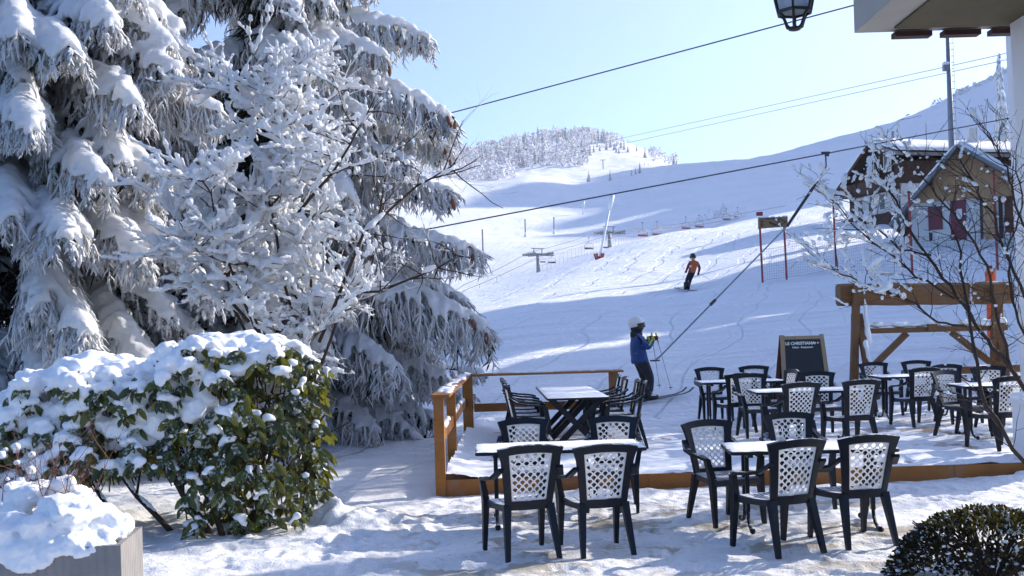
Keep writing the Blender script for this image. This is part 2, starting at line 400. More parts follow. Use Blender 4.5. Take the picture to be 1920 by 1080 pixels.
# ------------------------------------------------------------------ patio: trodden snow over beige paving
DY0, DY1, DX0, DX1, DZ = 12.2, 19.9, -0.86, 9.2, 0.17        # terrace deck
_br = random.Random(19); BOOT = [(_br.uniform(-2.6, 6.0), _br.uniform(7.6, 11.7), _br.uniform(0, 6.28), _br.uniform(.012, .032)) for _ in range(420)]
def boots(X, Y):
    """boot prints and kicked-up crumbs in the trodden snow"""
    out = np.zeros(np.shape(X))
    if np.size(X) < 50: return out
    for bx, by, a, d in BOOT:
        i0, i1 = np.searchsorted(X[:, 0], [bx - .35, bx + .35]); j0, j1 = np.searchsorted(Y[0], [by - .35, by + .35])
        x = X[i0:i1, j0:j1] - bx; y = Y[i0:i1, j0:j1] - by; u = x * math.cos(a) + y * math.sin(a); v = -x * math.sin(a) + y * math.cos(a)
        q = (u / .15) ** 2 + (v / .06) ** 2; out[i0:i1, j0:j1] += d * np.exp(-q ** 2) - .35 * d * np.exp(-((np.sqrt(q) - 1.5) / .35) ** 2)
    return out
def patio_z(X, Y):
    z = fbm(X * 1.1, Y * 1.1, 41, 3) * .012 + fbm(X * 4.2, Y * 4.2, 43, 3) * .010 + fbm(X * 13, Y * 13, 47, 2) * .0065 - boots(X, Y) * .8
    tr = np.clip(1 - np.abs(Y - 11.8 - .12 * np.sin(X * 1.3)) / .55, 0, 1) * np.clip((X + 1.2) / .8, 0, 1)   # ploughed bank along the terrace
    z = z + tr * (.028 + .034 * fbm(X * 2.6, Y * 2.6, 51, 4) + .014 * np.clip((X - 2.5) / 3, 0, 1.5))
    q = np.exp(-(((X + 1.75) / .75) ** 2 + ((Y - 10.55) / .42) ** 2)); z = z + q * (.13 + .09 * fbm(X * 5, Y * 5, 53, 3))
    lf = np.clip((-2.2 - X) / .5, 0, 1); z = z + lf * (.05 + .05 * fbm(X * 1.6, Y * 1.6, 57, 3))
    b = np.clip((Y - 11.2) / 1.0, 0, 1) * np.clip((-.9 - X) / .6, 0, 1); z = z + b * .03
    return z
def m_patio():
    m = N('patio_snow_cover'); a = m.noise(1.15, 6, .62); b = m.noise(7, 5, .65); g = m.noise(70, 3)
    bare = m.ramp(m.math('ADD', a, m.math('MULTIPLY', b, .35)), [(.69, 0.0), (.75, 1.0)])
    sp = m.n('ShaderNodeSeparateXYZ'); m.l(m.coord(), sp.inputs[0])
    def band(v, lo, hi, w):
        x = m.math('MULTIPLY', m.math('SUBTRACT', v, lo - w), 1 / w); y = m.math('MULTIPLY', m.math('SUBTRACT', hi + w, v), 1 / w)
        k = m.n('ShaderNodeClamp'); m.l(m.math('MINIMUM', x, y), k.inputs[0]); return k.outputs[0]
    zone = m.math('MULTIPLY', band(sp.outputs[0], -.6, 3.6, .8), band(sp.outputs[1], 8.2, 10.9, .5))
    bare = m.math('MULTIPLY', bare, zone)
    st = m.mix(b, (.40, .35, .27), (.55, .50, .42))
    dirt = m.mix(m.ramp(m.noise(20, 6, .75), [(.50, 0.), (.72, .48)]), (.82, .815, .81), (.44, .40, .34))
    m.base(m.mix(bare, dirt, st)); m.rough(.7); m.spec(.25)
    m.bump(m.math('ADD', m.math('MULTIPLY', g, .3), b), .8, .035); return m.mat
M['patio'] = m_patio()
px_, py_ = np.meshgrid(np.arange(-6.5, 8.0, .026), np.arange(5.5, 12.6, .026), indexing='ij')
grid_obj('patio', px_, py_, patio_z(px_, py_), M['patio'])

# ------------------------------------------------------------------ terrace deck
def m_decksnow():
    m = N('deck_snow'); a = m.noise(.9, 6, .65); b = m.noise(9, 4); g = m.noise(60, 3)
    sp = m.n('ShaderNodeSeparateXYZ'); m.l(m.coord(), sp.inputs[0])
    zx = m.ramp(m.math('MULTIPLY', sp.outputs[0], .1), [(.40, 0.), (.60, 1.)])
    bare = m.math('MULTIPLY', m.ramp(m.math('ADD', a, m.math('MULTIPLY', b, .3)), [(.70, 0.), (.76, 1.)]), m.math('ADD', m.math('MULTIPLY', zx, .75), .1))
    wd = m.mix(m.noise(2, 5, .6, m.stretch(14, 1, 1)), (.20, .11, .045), (.36, .21, .10))
    m.base(m.mix(bare, (.84, .855, .875), wd)); m.rough(.7); m.spec(.25)
    m.bump(m.math('ADD', m.math('MULTIPLY', g, .3), b), .45, .02); return m.mat
M['decksnow'] = m_decksnow()
def deck_z(X, Y):
    z = DZ + .02 + fbm(X * 1.3, Y * 1.3, 61, 3) * .012 + fbm(X * 5, Y * 5, 63, 3) * .014 + fbm(X * 14, Y * 14, 65, 2) * .007
    e = np.clip(1 - (X - DX0) / .5, 0, 1); z = z + e * (.09 + .05 * fbm(X * 3, Y * 3, 67, 3))
    z = np.where(Y < DY0 + .06, z - .015, z)
    return z
dx_, dy_ = np.meshgrid(np.arange(DX0 + .04, DX1, .04), np.arange(DY0 + .02, DY1, .04), indexing='ij')
dk = grid_obj('deck', dx_, dy_, deck_z(dx_, dy_), M['decksnow'])
M['wood'] = m_wood('terrace_wood', (.40, .155, .03), (1.2, 1.2, 9), .55, .7)
M['woodx'] = m_wood('terrace_wood_along', (.38, .145, .03), (1.5, 12, 12), .55, .7)
M['woody'] = m_wood('terrace_wood_back', (.38, .145, .03), (12, 1.5, 12), .55, .7)
mb = MB(); mb.bbox((DX0, DY0 + .05, -.1), (DX1, DY1, DZ)); mb.build('deck_base', M['woody'])['kind'] = 'structure'
ed = thing('deck_edging', 'orange-stained board edging the snowy terrace step', 'edging board', (0, DY0, 0))
xs = [DX0, 1.55, 2.62, 3.95, 5.05, 6.2, DX1]
for a, b in zip(xs, xs[1:]):
    mb = MB(); mb.bbox((a + .004, -.002, -.06), (b - .004, .046, DZ + .005)); mb.build('board', M['woodx'], ed)
for k, a in enumerate(xs[1:-1]):
    mb = MB(); mb.bbox((a - .05, -.012, -.06), (a + .05, -.003, DZ + .002)); mb.build('batten', M['woodx'], ed)

# railing
rl = thing('terrace_railing', 'orange-brown wooden railing with snow on its sloping top rail', 'railing', (DX0, DY0, 0))
Pr = lambda x, y: (x - DX0, y - DY0)
def post(x, y, h, z0=0.0, w=.115, d=.115):
    mb = MB(); a, b = Pr(x, y); mb.bbox((a - w / 2, b - d / 2, z0), (a + w / 2, b + d / 2, h)); mb.build('post', M['wood'], rl)
RT = 1.12
post(DX0 - .02, DY0 + .02, RT); post(DX0 + .0, DY0 + 2.05, RT, .1, .12, .09); post(DX0 + .06, DY0 + 5.8, RT, .1, .17, .14); post(1.70, 18.4, RT, .1, .16, .09)
mb = MB(); mb.bbox((-.10, -.07, RT), (.11, 5.92, RT + .035)); mb.build('top_rail', M['woody'], rl)
mb = MB(); mb.bbox((.111, 5.78, RT + .001), (2.70, 5.93 + .34, RT + .034)); mb.build('top_rail', M['woodx'], rl)
mb = MB(); mb.bbox((-.02, .08, .62), (.03, 5.75, .76)); mb.build('mid_rail', M['woody'], rl)
mb = MB(); mb.bbox((.15, 6.10, .50), (2.50, 6.15, .64)); mb.build('mid_rail', M['woodx'], rl)
rnd = random.Random(4)
sm = MB()
for k in range(60): sm.lump((rnd.uniform(-.06, .07), rnd.uniform(0, 5.85), RT + .034), rnd.uniform(.03, .06), (1.2, 2.6, .42), 8, 4, 0, .1, rnd)
for k in range(26): sm.lump((rnd.uniform(-.01, .02), rnd.choice([rnd.uniform(.3, 1.5), rnd.uniform(2.6, 5.2)]), .765), rnd.uniform(.03, .055), (.8, 2.2, .9), 8, 5, 0, .1, rnd)
for k in range(16): sm.lump((rnd.uniform(.2, 2.6), 6.05, RT + .034), rnd.uniform(.02, .04), (2.5, 1.6, .35), 8, 4, 0, .1, rnd)
remesh(sm, 'snow', M['snow'], .018, 2, .006, 12, rl)
# ================================================================== garden chairs and tables
def m_plastic():
    m = N('dark_resin'); av = m.n('ShaderNodeVectorMath'); m.l(m.coord(), av.inputs[0]); m.l(m.objrand(), av.inputs[1]); av2 = m.n('ShaderNodeVectorMath'); av2.operation = 'SCALE'; av2.inputs[3].default_value = 37.0; m.l(m.objrand(), av2.inputs[0]); m.l(av2.outputs[0], av.inputs[1]); f = m.noise(30, 3); up = m.upness()
    frost = m.math('MULTIPLY', m.ramp(up, [(.75, 0.), (.97, 1.)]), m.ramp(m.noise(11, 5, .65, av.outputs[0]), [(.50, 0.), (.58, .9)]))
    m.base(m.mix(frost, m.mix(f, (.003, .005, .010), (.006, .009, .016)), (.8, .82, .85))); m.rough(.42); m.spec(.28); return m.mat
def m_seat():
    m = N('seat_resin'); up = m.upness()
    sn = m.math('MULTIPLY', m.ramp(up, [(.8, 0.), (.95, 1.)]), m.ramp(m.noise(7, 4, .6), [(.30, .15), (.55, .95)]))
    m.base(m.mix(sn, (.011, .015, .024), (.78, .79, .81))); m.rough(.5); return m.mat
def m_lattice():
    m = N('pale_lattice_resin'); m.base(m.mix(m.noise(20, 3), (.86, .855, .85), (.92, .915, .91))); m.rough(.45)
    tr = m.n('ShaderNodeBsdfTranslucent'); tr.inputs[0].default_value = (.9, .88, .85, 1)
    mx = m.n('ShaderNodeMixShader'); mx.inputs[0].default_value = .45
    m.l(m.p.outputs[0], mx.inputs[1]); m.l(tr.outputs[0], mx.inputs[2]); m.l(mx.outputs[0], m.out.inputs[0]); return m.mat
M['resin'] = m_plastic(); M['seat'] = m_seat(); M['lattice'] = m_lattice()

def back_pt(u, v):
    """u across -1..1, v up 0..1 on the curved chair back"""
    hw = .195 + .065 * v ** 1.3
    z = .40 + .50 * v + .028 * (1 - u * u) * v
    y = -.205 - .11 * v - .035 * (1 - u * u)
    return Vector((u * hw, y, z))
def make_chair(label):
    t = thing('garden_chair', label, 'chair')
    # back frame
    us = [-1, -.86, -.72] + [-.72 + 1.44 * i / 10 for i in range(1, 10)] + [.72, .86, 1]
    vsn = [0, .07, .14] + [.14 + .74 * j / 9 for j in range(1, 9)] + [.88, .94, 1.0]
    idx = {}; vs = []
    for j, v in enumerate(vsn):
        for i, u in enumerate(us):
            uu = u
            if abs(u) > .9 and v > .8: uu = u * (1 + .06 * (v - .8) / .2)
            idx[i, j] = len(vs); vs.append(back_pt(uu, v))
    fs = []
    for j in range(len(vsn) - 1):
        for i in range(len(us) - 1):
            um = abs(us[i] + us[i + 1]) / 2; vm = (vsn[j] + vsn[j + 1]) / 2
            if um > .72 or vm > .88 or vm < .14: fs.append((idx[i, j], idx[i + 1, j], idx[i + 1, j + 1], idx[i, j + 1]))
    mb = MB(); mb.solid(vs, fs, .03); mb.build('back_frame', M['resin'], t)
    # lattice with scale-shaped holes
    mb = MB(); vs = []; fs = []
    nu, nv = 5, 6.5; du = 1.44 / nu; dv = .74 / nv
    P = lambda u, v: back_pt(max(-.735, min(.735, u)), max(.13, min(.89, v)))
    hole = [(0, -.86), (.38, -.46), (.74, .05), (.58, .52), (0, .78), (-.58, .52), (-.74, .05), (-.38, -.46)]
    outer = [(0, -1), (.5, -.5), (1, 0), (.5, .5), (0, 1), (-.5, .5), (-1, 0), (-.5, -.5)]
    for j in range(0, int(2 * nv) + 1):
        for i in range(0, nu + 1):
            cu_ = -.72 + (i + (.5 if j % 2 else 0)) * du; cv = .14 + j * dv / 2
            if cu_ > .72 + 1e-6: continue
            edge = cu_ - du / 2 < -.73 or cu_ + du / 2 > .73 or cv - dv / 2 < .135 or cv + dv / 2 > .885
            o = len(vs)
            op = [P(cu_ + a * du / 2, cv + b * dv / 2) for a, b in outer]
            if edge:
                vs += op; fs.append(tuple(o + k for k in range(8)))
            else:
                vs += op + [P(cu_ + a * du / 2 * .86, cv + b * dv / 2 * .86) for a, b in hole]
                for k in range(8): fs.append((o + k, o + (k + 1) % 8, o + 8 + (k + 1) % 8, o + 8 + k))
    mb.solid(vs, [f for f in fs], .008)
    mb.build('lattice_back', M['lattice'], t)
    # seat: rim plus slats
    def sp(u, s):   # u -1..1 across, s 0 rear..1 front
        hw = .195 + .045 * s; y = -.205 + .45 * s
        z = .435 - .020 * math.sin(math.pi * min(1, s * 1.05)) * (1 - u * u * .5) - (.018 * max(0, s - .85) / .15)
        return Vector((u * hw, y, z))
    mb = MB(); nx = 10; S = [0, .1, .2, .32, .45, .58, .7, .82, .9, 1.0]; fs = []; vs = []; idx = {}
    U = []
    for i in range(nx): U += [-1 + 2 * i / nx, -1 + 2 * (i + .76) / nx]
    U.append(1.0); U[0] = -1.0
    for j, s in enumerate(S):
        for i, u in enumerate(U): idx[i, j] = len(vs); vs.append(sp(u, s))
    for j in range(len(S) - 1):
        for i in range(len(U) - 1):
            slot = (i % 2 == 1) and .2 <= S[j] and S[j + 1] <= .83 and 1 < i < len(U) - 2
            if not slot: fs.append((idx[i, j], idx[i + 1, j], idx[i + 1, j + 1], idx[i, j + 1]))
    mb.solid(vs, fs, .014)
    for s_, e_ in ((-1, 1),):
        mb.bar(sp(-1, 1) + Vector((0, 0, -.022)), sp(1, 1) + Vector((0, 0, -.022)), .014, .05)
        for q in (-1, 1): mb.bar(sp(q, .02) + Vector((0, 0, -.022)), sp(q, .99) + Vector((0, 0, -.022)), .014, .05)
    mb.build('seat', M['seat'], t)
    for q in (-1, 1):
        a = MB()
        pts = [(q * .245, -.315, .74), (q * .282, -.20, .665), (q * .292, -.06, .64), (q * .290, .10, .628), (q * .278, .185, .610)]
        wd = [.05, .06, .062, .06, .05]
        for k in range(4): a.bar(pts[k], pts[k + 1], wd[k], .026, 0, (0, 0, 1), wd[k + 1], .026)
        a.build('armrest', M['resin'], t)
        l = MB()
        l.bar((q * .280, .185, .612), (q * .245, .215, .43), .045, .055, 0, (0, 1, 0), .055, .066)
        l.bar((q * .245, .215, .43), (q * .250, .262, 0.0), .055, .066, 0, (0, 1, 0), .032, .040)
        l.build('leg', M['resin'], t)
        l = MB(); l.bar((q * .182, -.215, .43), (q * .215, -.335, 0.0), .062, .060, 0, (0, 1, 0), .036, .036); l.build('leg', M['resin'], t)
    return t

def m_tsnow():
    m = N('table_snow'); b = m.noise(12, 5); m.base((.88, .885, .89)); m.rough(.6); m.bump(m.math('ADD', b, m.math('MULTIPLY', m.noise(70, 3), .4)), .5, .02); return m.mat
M['tsnow'] = m_tsnow()
def table_top(t, lx, ly, h, seed):
    mb = MB(); r = .05; poly = []
    for cx, cy, a0 in ((lx / 2 - r, ly / 2 - r, 0), (-lx / 2 + r, ly / 2 - r, 90), (-lx / 2 + r, -ly / 2 + r, 180), (lx / 2 - r, -ly / 2 + r, 270)):
        for k in range(5): a = R(a0 + 22.5 * k); poly.append((cx + r * math.cos(a), cy + r * math.sin(a), h - .035))
    mb.prism(poly, (0, 0, 0), (0, 0, .03)); mb.build('tabletop', M['resin'], t)
    nx, ny = int(lx / .025), int(ly / .025); vs = []; fs = []
    for i in range(nx + 1):
        for j in range(ny + 1):
            x = -lx / 2 + .012 + (lx - .024) * i / nx; y = -ly / 2 + .012 + (ly - .024) * j / ny
            e = min(lx / 2 - abs(x), ly / 2 - abs(y))
            z = h - .004 + min(1, max(0, (e - .012) / .05)) * .010
            vs.append((x, y, z + float(fbm(np.array([x * 6 + seed]), np.array([y * 6]), seed, 3)[0]) * .004))
    for i in range(nx):
        for j in range(ny): a = i * (ny + 1) + j; fs.append((a, a + ny + 1, a + ny + 2, a + 1))
    s = MB(); s.add(vs, fs); s.build('snow_cover', M['tsnow'], t, True)
def make_table(label, lx=1.4, ly=.8, seed=1):
    t = thing('garden_table', label, 'table'); h = .735; table_top(t, lx, ly, h, seed)
    for q in (-1, 1):
        x = q * (lx / 2 - .18); l = MB()
        for s in (-.10, .10):
            l.bar((x, s, h - .035), (x, s, .16), .035, .05)
            sg = 1 if s > 0 else -1
            l.tube([(x, s, .17), (x, s + sg * .02, .10), (x, s + sg * .07, .05), (x, s + sg * .14, .03), (x, s + sg * .24, .028)], .017, 8)
            l.lump((x, s + sg * .25, .028), .028, (1, 1, 1), 8, 5, 0, 0)
        l.bar((x, -.34, h - .05), (x, .34, h - .05), .05, .03)
        l.build('leg', M['resin'], t)
    return t
def make_long_table(label, lx=.86, ly=3.4, seed=5):
    t = thing('garden_table', label, 'table'); h = .735; table_top(t, lx, ly, h, seed)
    for y in (-ly / 2 + .28, -.25, .25, ly / 2 - .28):
        l = MB()
        l.bar((-lx / 2 + .07, y, h - .035), (lx / 2 - .10, y, 0), .05, .085, 0, (1, 0, 0)); l.build('leg', M['resin'], t)
        l = MB(); l.bar((lx / 2 - .07, y + .052, h - .035), (-lx / 2 + .10, y + .052, 0), .05, .085, 0, (1, 0, 0)); l.build('leg', M['resin'], t)
    m = MB(); m.bar((0, -ly / 2 + .3, .33), (0, ly / 2 - .3, .33), .05, .05); m.build('stretcher', M['resin'], t)
    return t

GC = 'dark resin garden chairs with pale lattice backs'; GT = 'snow-covered tables set out on the terrace and patio'
D2 = DZ + .025
# (x, y, z, rot deg: 0 faces away from the camera (+Y), label)
CH = [
 (.02, 8.80, 0, 16, 'dark garden chair, front left of two backs at the table by the railing'),
 (.65, 8.95, 0, 12, 'dark garden chair, front right of two backs at the table by the railing'),
 (.12, 11.0, 0, 188, 'dark garden chair half hidden behind the left end of the patio table near the railing'),
 (.98, 10.95, 0, 172, 'dark garden chair with sunlit arm behind the right end of the table near the railing'),
 (2.10, 8.72, 0, 21, 'nearest dark garden chair with snow-dusted seat, front left at the table beside the round bush'),
 (2.80, 8.98, 0, 11, 'dark garden chair with its lattice back to us, closest to the round bush'),
 (1.93, 9.95, 0, 198, 'dark garden chair at the left corner of the table beside the round bush, arm sunlit'),
 (2.85, 10.75, 0, 184, 'dark garden chair behind the middle of the table beside the round bush'),
 (3.48, 13.55, D2, 14, 'dark garden chair seen from behind, front left at the middle terrace table'),
 (4.30, 13.75, D2, 13, 'dark garden chair with whitest lattice, front right at the middle terrace table'),
 (3.57, 15.75, D2, 186, 'dark garden chair facing us behind the left half of the middle terrace table'),
 (4.54, 15.75, D2, 178, 'dark garden chair facing us behind the middle terrace table, below the chalkboard'),
 (4.15, 17.1, D2, 100, 'dark garden chair between the chalkboard and the middle terrace table, only its top showing'),
 (3.42, 16.65, D2, 9, 'dark garden chair seen from behind at the far table left of the chalkboard'),
 (3.50, 18.75, D2, 183, 'dark garden chair on the far side, left end of the table left of the chalkboard'),
 (4.30, 18.95, D2, 176, 'dark garden chair just left of the chalkboard on the far side of its table'),
 (6.25, 16.75, D2, 12, 'dark garden chair seen from behind at the table below the log frame'),
 (6.48, 18.85, D2, 186, 'dark garden chair below the left leg of the log frame, behind its table'),
 (7.30, 19.1, D2, 178, 'farthest dark garden chair behind the table below the log frame, only its top showing'),
 (6.10, 13.55, D2, 12, 'dark garden chair seen from behind, closest to the white pillar on the terrace'),
 (6.28, 14.95, D2, 206, 'dark garden chair, arm sunlit, left end of the table by the white pillar'),
 (7.05, 17.0, D2, 188, 'dark garden chair behind bare branches between the two tables nearest the white pillar'),
 (7.20, 15.9, D2, 180, 'dark garden chair behind the table by the white pillar, crossed by bare branches'),
 (.20, 14.95, D2, -84, 'dark garden chair nearest us on the left side of the long table'),
 (.20, 15.65, D2, -86, 'dark garden chair second from us on the left side of the long table'),
 (.15, 16.4, D2, -92, 'dark garden chair third from us on the left side of the long table'),
 (.12, 17.15, D2, -90, 'dark garden chair farthest from us on the left side of the long table'),
 (1.48, 14.85, D2, 84, 'dark garden chair nearest us on the right side of the long table'),
 (1.46, 15.45, D2, 88, 'dark garden chair second from us on the right side of the long table'),
 (1.38, 16.35, D2, 92, 'dark garden chair third from us on the right side of the long table'),
 (1.36, 17.25, D2, 90, 'dark garden chair by the railing post at the far right of the long table'),
]
chair0 = make_chair(CH[0][4]); chair0['group'] = GC
for k, (x, y, z, rz, lab) in enumerate(CH):
    z0 = z if z else float(patio_z(np.array([x]), np.array([y]))[0])
    if k == 0: chair0.location = (x, y, z0); chair0.rotation_euler = (0, 0, R(rz))
    else: copy_tree(chair0, None, lab, (x, y, z0), R(rz))
lump = MB(); rnd = random.Random(8)
TB = [
 (.40, 10.27, 0, 2, 'snow-topped table on the patio nearest the railing', 1.6),
 (2.62, 9.66, 0, -4, 'snow-topped table on the patio beside the round bush', 1.45),
 (4.0, 14.75, D2, -2, 'snow-topped table in the middle of the terrace, in front of the chalkboard', 1.45),
 (3.75, 17.75, D2, 0, 'snow-topped table at the far edge of the terrace left of the chalkboard', 1.4),
 (6.72, 17.85, D2, -3, 'snow-topped table at the far edge of the terrace below the log frame', 1.4),
 (6.80, 14.75, D2, -4, 'snow-topped table by the white pillar behind the bare branches', 1.4),
]
tab0 = None
for k, (x, y, z, rz, lab, lx) in enumerate(TB):
    if tab0 is None: tab0 = make_table(lab, 1.5, .8, 3); tab0['group'] = GT; o = tab0; o.location = (x, y, z + .005); o.rotation_euler = (0, 0, R(rz)); o.scale = (lx / 1.5, 1, 1)
    else: copy_tree(tab0, None, lab, (x, y, z + .005), R(rz), (lx / 1.5, 1, 1))
lt = make_long_table('long snow-topped table with crossed legs by the railing'); lt['group'] = GT
lt.location = (.82, 16.25, D2); lt.rotation_euler = (0, 0, R(1.5))
# ================================================================== snow-laden spruces
def m_needles():
    m = N('frosted_needles'); r = m.island(); f = m.noise(26, 4, .7); up = m.upness()
    k = m.math('ADD', m.math('MULTIPLY', r, .55), m.math('ADD', m.math('MULTIPLY', f, .55), m.math('MULTIPLY', up, .20)))
    col = m.ramp(k, [(.14, (.08, .09, .075)), (.25, (.40, .41, .40)), (.36, (.78, .78, .78)), (.50, (.91, .91, .915))])
    m.base(col); m.rough(.8); m.spec(.15); m.bump(m.noise(70, 3, .7), .8, .02)
    tr = m.n('ShaderNodeBsdfTranslucent'); m.l(col, tr.inputs[0]); mx = m.n('ShaderNodeMixShader'); mx.inputs[0].default_value = .22; m.l(m.p.outputs[0], mx.inputs[1]); m.l(tr.outputs[0], mx.inputs[2]); m.l(mx.outputs[0], m.out.inputs[0]); return m.mat
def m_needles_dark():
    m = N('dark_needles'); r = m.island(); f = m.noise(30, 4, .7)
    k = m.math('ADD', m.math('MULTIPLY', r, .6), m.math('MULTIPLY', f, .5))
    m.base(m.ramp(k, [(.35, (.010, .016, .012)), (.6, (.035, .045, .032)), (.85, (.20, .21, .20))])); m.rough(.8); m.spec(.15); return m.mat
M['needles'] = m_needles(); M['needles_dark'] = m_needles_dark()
M['bark'] = m_plain('bark', (.06, .045, .035), .9, .5, 9, .6, 25, spec=.1)
M['twig'] = m_plain('twig_bark', (.055, .040, .034), .8, .4, 12, .3, 40, spec=.15)
M['cone'] = m_plain('spruce_cone', (.16, .065, .03), .7, .4, 40, .4, 90)

def strand(mb, p, d, L, w, rnd):
    """one hanging needle-covered twig: a bent spindle"""
    d = Vector(d).normalized(); q = [Vector(p)]
    for k in range(3):
        d = (d + Vector((rnd.uniform(-.25, .25), rnd.uniform(-.25, .25), -.35 + rnd.uniform(-.1, .25)))).normalized()
        q.append(q[-1] + d * (L / 3))
    mb.tube(q, [w * .55, w, w * .75, w * .12], 4, 0, False, .25, rnd)
def spray(mb, p, d, L, w, rnd):
    """a strand with short side tufts"""
    d = Vector(d).normalized(); q = [Vector(p)]; 
    for k in range(3):
        d = (d + Vector((rnd.uniform(-.42, .42), rnd.uniform(-.42, .42), -.3 + rnd.uniform(-.15, .25)))).normalized(); q.append(q[-1] + d * (L / 3))
    mb.tube(q, [w * .6, w * .9, w * .6, w * .1], 3, 0, False, .2, rnd)
    for k in range(7):
        f = rnd.uniform(.1, .95) * 3; i = min(2, int(f)); a = q[i].lerp(q[i + 1], f - i)
        e = (d + Vector((rnd.uniform(-1, 1), rnd.uniform(-1, 1), rnd.uniform(-.5, .3)))).normalized()
        mb.tube([a, a + e * L * .17, a + e * L * .34 + Vector((0, 0, -L * .05))], [w * .6, w * .6, w * .12], 3, 0, False)

def branch_curve(root, tip, drop, n=12, side=0.0):
    root = Vector(root); tip = Vector(tip); out = []
    lat = Vector((-(tip - root).y, (tip - root).x, 0)).normalized()
    for i in range(n + 1):
        s = i / n; p = root.lerp(tip, s)
        lin = root.z + (tip.z + drop - root.z) * s
        p.z = lin - drop * s ** 2.3; p += lat * side * math.sin(math.pi * s); out.append(p)
    return out

def snowy_branch(parts, pts, rnd, width=.8, thick=1.0, fringe=.6, start=.18, dens=1.0, dark=0.0, snow=1.0, cones=0):
    snowmb, needles, nd, wood, conemb = parts
    n = len(pts) - 1
    L = sum((pts[i + 1] - pts[i]).length for i in range(n))
    def at(s):
        f = min(n - 1e-4, max(0, s * n)); i = int(f); return pts[i].lerp(pts[i + 1], f - i), (pts[i + 1] - pts[i]).normalized()
    wood.tube(pts, [.06 * (1 - .85 * i / n) + .012 for i in range(n + 1)], 5, 0, True)
    # snow along the spine
    k = max(3, int(L / .17))
    for i in range(k):
        s = start + (1 - start) * (i + rnd.random() * .5) / k
        p, d = at(s); th = thick * (.5 + .5 * math.sin(math.pi * min(1, .12 + s * .86)))
        if rnd.random() < snow: snowmb.lump(p + Vector((rnd.uniform(-.07, .07), rnd.uniform(-.07, .07), .04 * th)), .125 * th * rnd.uniform(.75, 1.25), (1.15, 1.15, .72), 7, 5, 0, .15, rnd)
    step = .135 / dens; m = max(4, int(L * (1 - start) / step))
    for i in range(m):
        s = start + (1 - start) * (i + .5) / m
        wsh = width * (max(.0, math.sin(math.pi * min(1, .10 + s * .83))) ** .7) * rnd.uniform(.7, 1.2)
        for sd in (-1, 1):
            p, d = at(min(1, s + rnd.uniform(-.02, .02)))
            lat = Vector((-d.y, d.x, 0)).normalized() * sd
            v = (lat * rnd.uniform(.7, 1.0) + d * rnd.uniform(.45, .9)).normalized()
            q = [p.copy()]; ln = max(.16, wsh)
            for j in range(4):
                v = (v + Vector((0, 0, -rnd.uniform(.22, .42)))).normalized(); q.append(q[-1] + v * ln / 4)
            if rnd.random() < snow:
                e = rnd.uniform(.55, 1.0); cut = 5 if e > .8 else 4
                rr = [.070 * thick, .078 * thick * e, .070 * thick * e, .052 * thick * e, .026 * thick][:cut]
                snowmb.tube([a + Vector((0, 0, .035 * thick)) for a in q[:cut]], rr, 6, 0, True, .28, rnd, .8)
            # fringe of hanging twigs
            ns = int(6 * dens)
            for j in range(ns):
                f = rnd.uniform(.1, 1) * 4; ii = min(3, int(f)); a = q[ii].lerp(q[ii + 1], f - ii)
                Lf = fringe * rnd.uniform(.35, 1.1) * (.45 + .55 * math.sin(math.pi * min(1, .2 + .75 * s)))
                dd = Vector((0, 0, -1)) + v * .45 + Vector((rnd.uniform(-.2, .2), rnd.uniform(-.2, .2), 0))
                tgt = nd if rnd.random() < dark else needles
                (spray if rnd.random() < .75 else strand)(tgt, a - Vector((0, 0, .02)), dd, Lf, .023 * rnd.uniform(.6, 1.4), rnd)
    # tip
    p, d = at(1.0)
    for j in range(7):
        spray(needles, p - d * rnd.uniform(0, .3), d + Vector((rnd.uniform(-.4, .4), rnd.uniform(-.4, .4), rnd.uniform(-.6, .1))), fringe * .55, .03, rnd)
    for j in range(cones):
        q, d = at(rnd.uniform(.86, 1.0)); q = q + Vector((rnd.uniform(-.22, .22), rnd.uniform(-.22, .22), -rnd.uniform(.08, .22)))
        conemb.append(q)
def cone_mesh(mat):
    mb = MB(); mb.lathe([(.004, 0), (.018, -.012), (.024, -.05), (.022, -.09), (.012, -.125), (.003, -.135)], (0, 0, 0), 8); return mb.mesh('cone', mat, True)

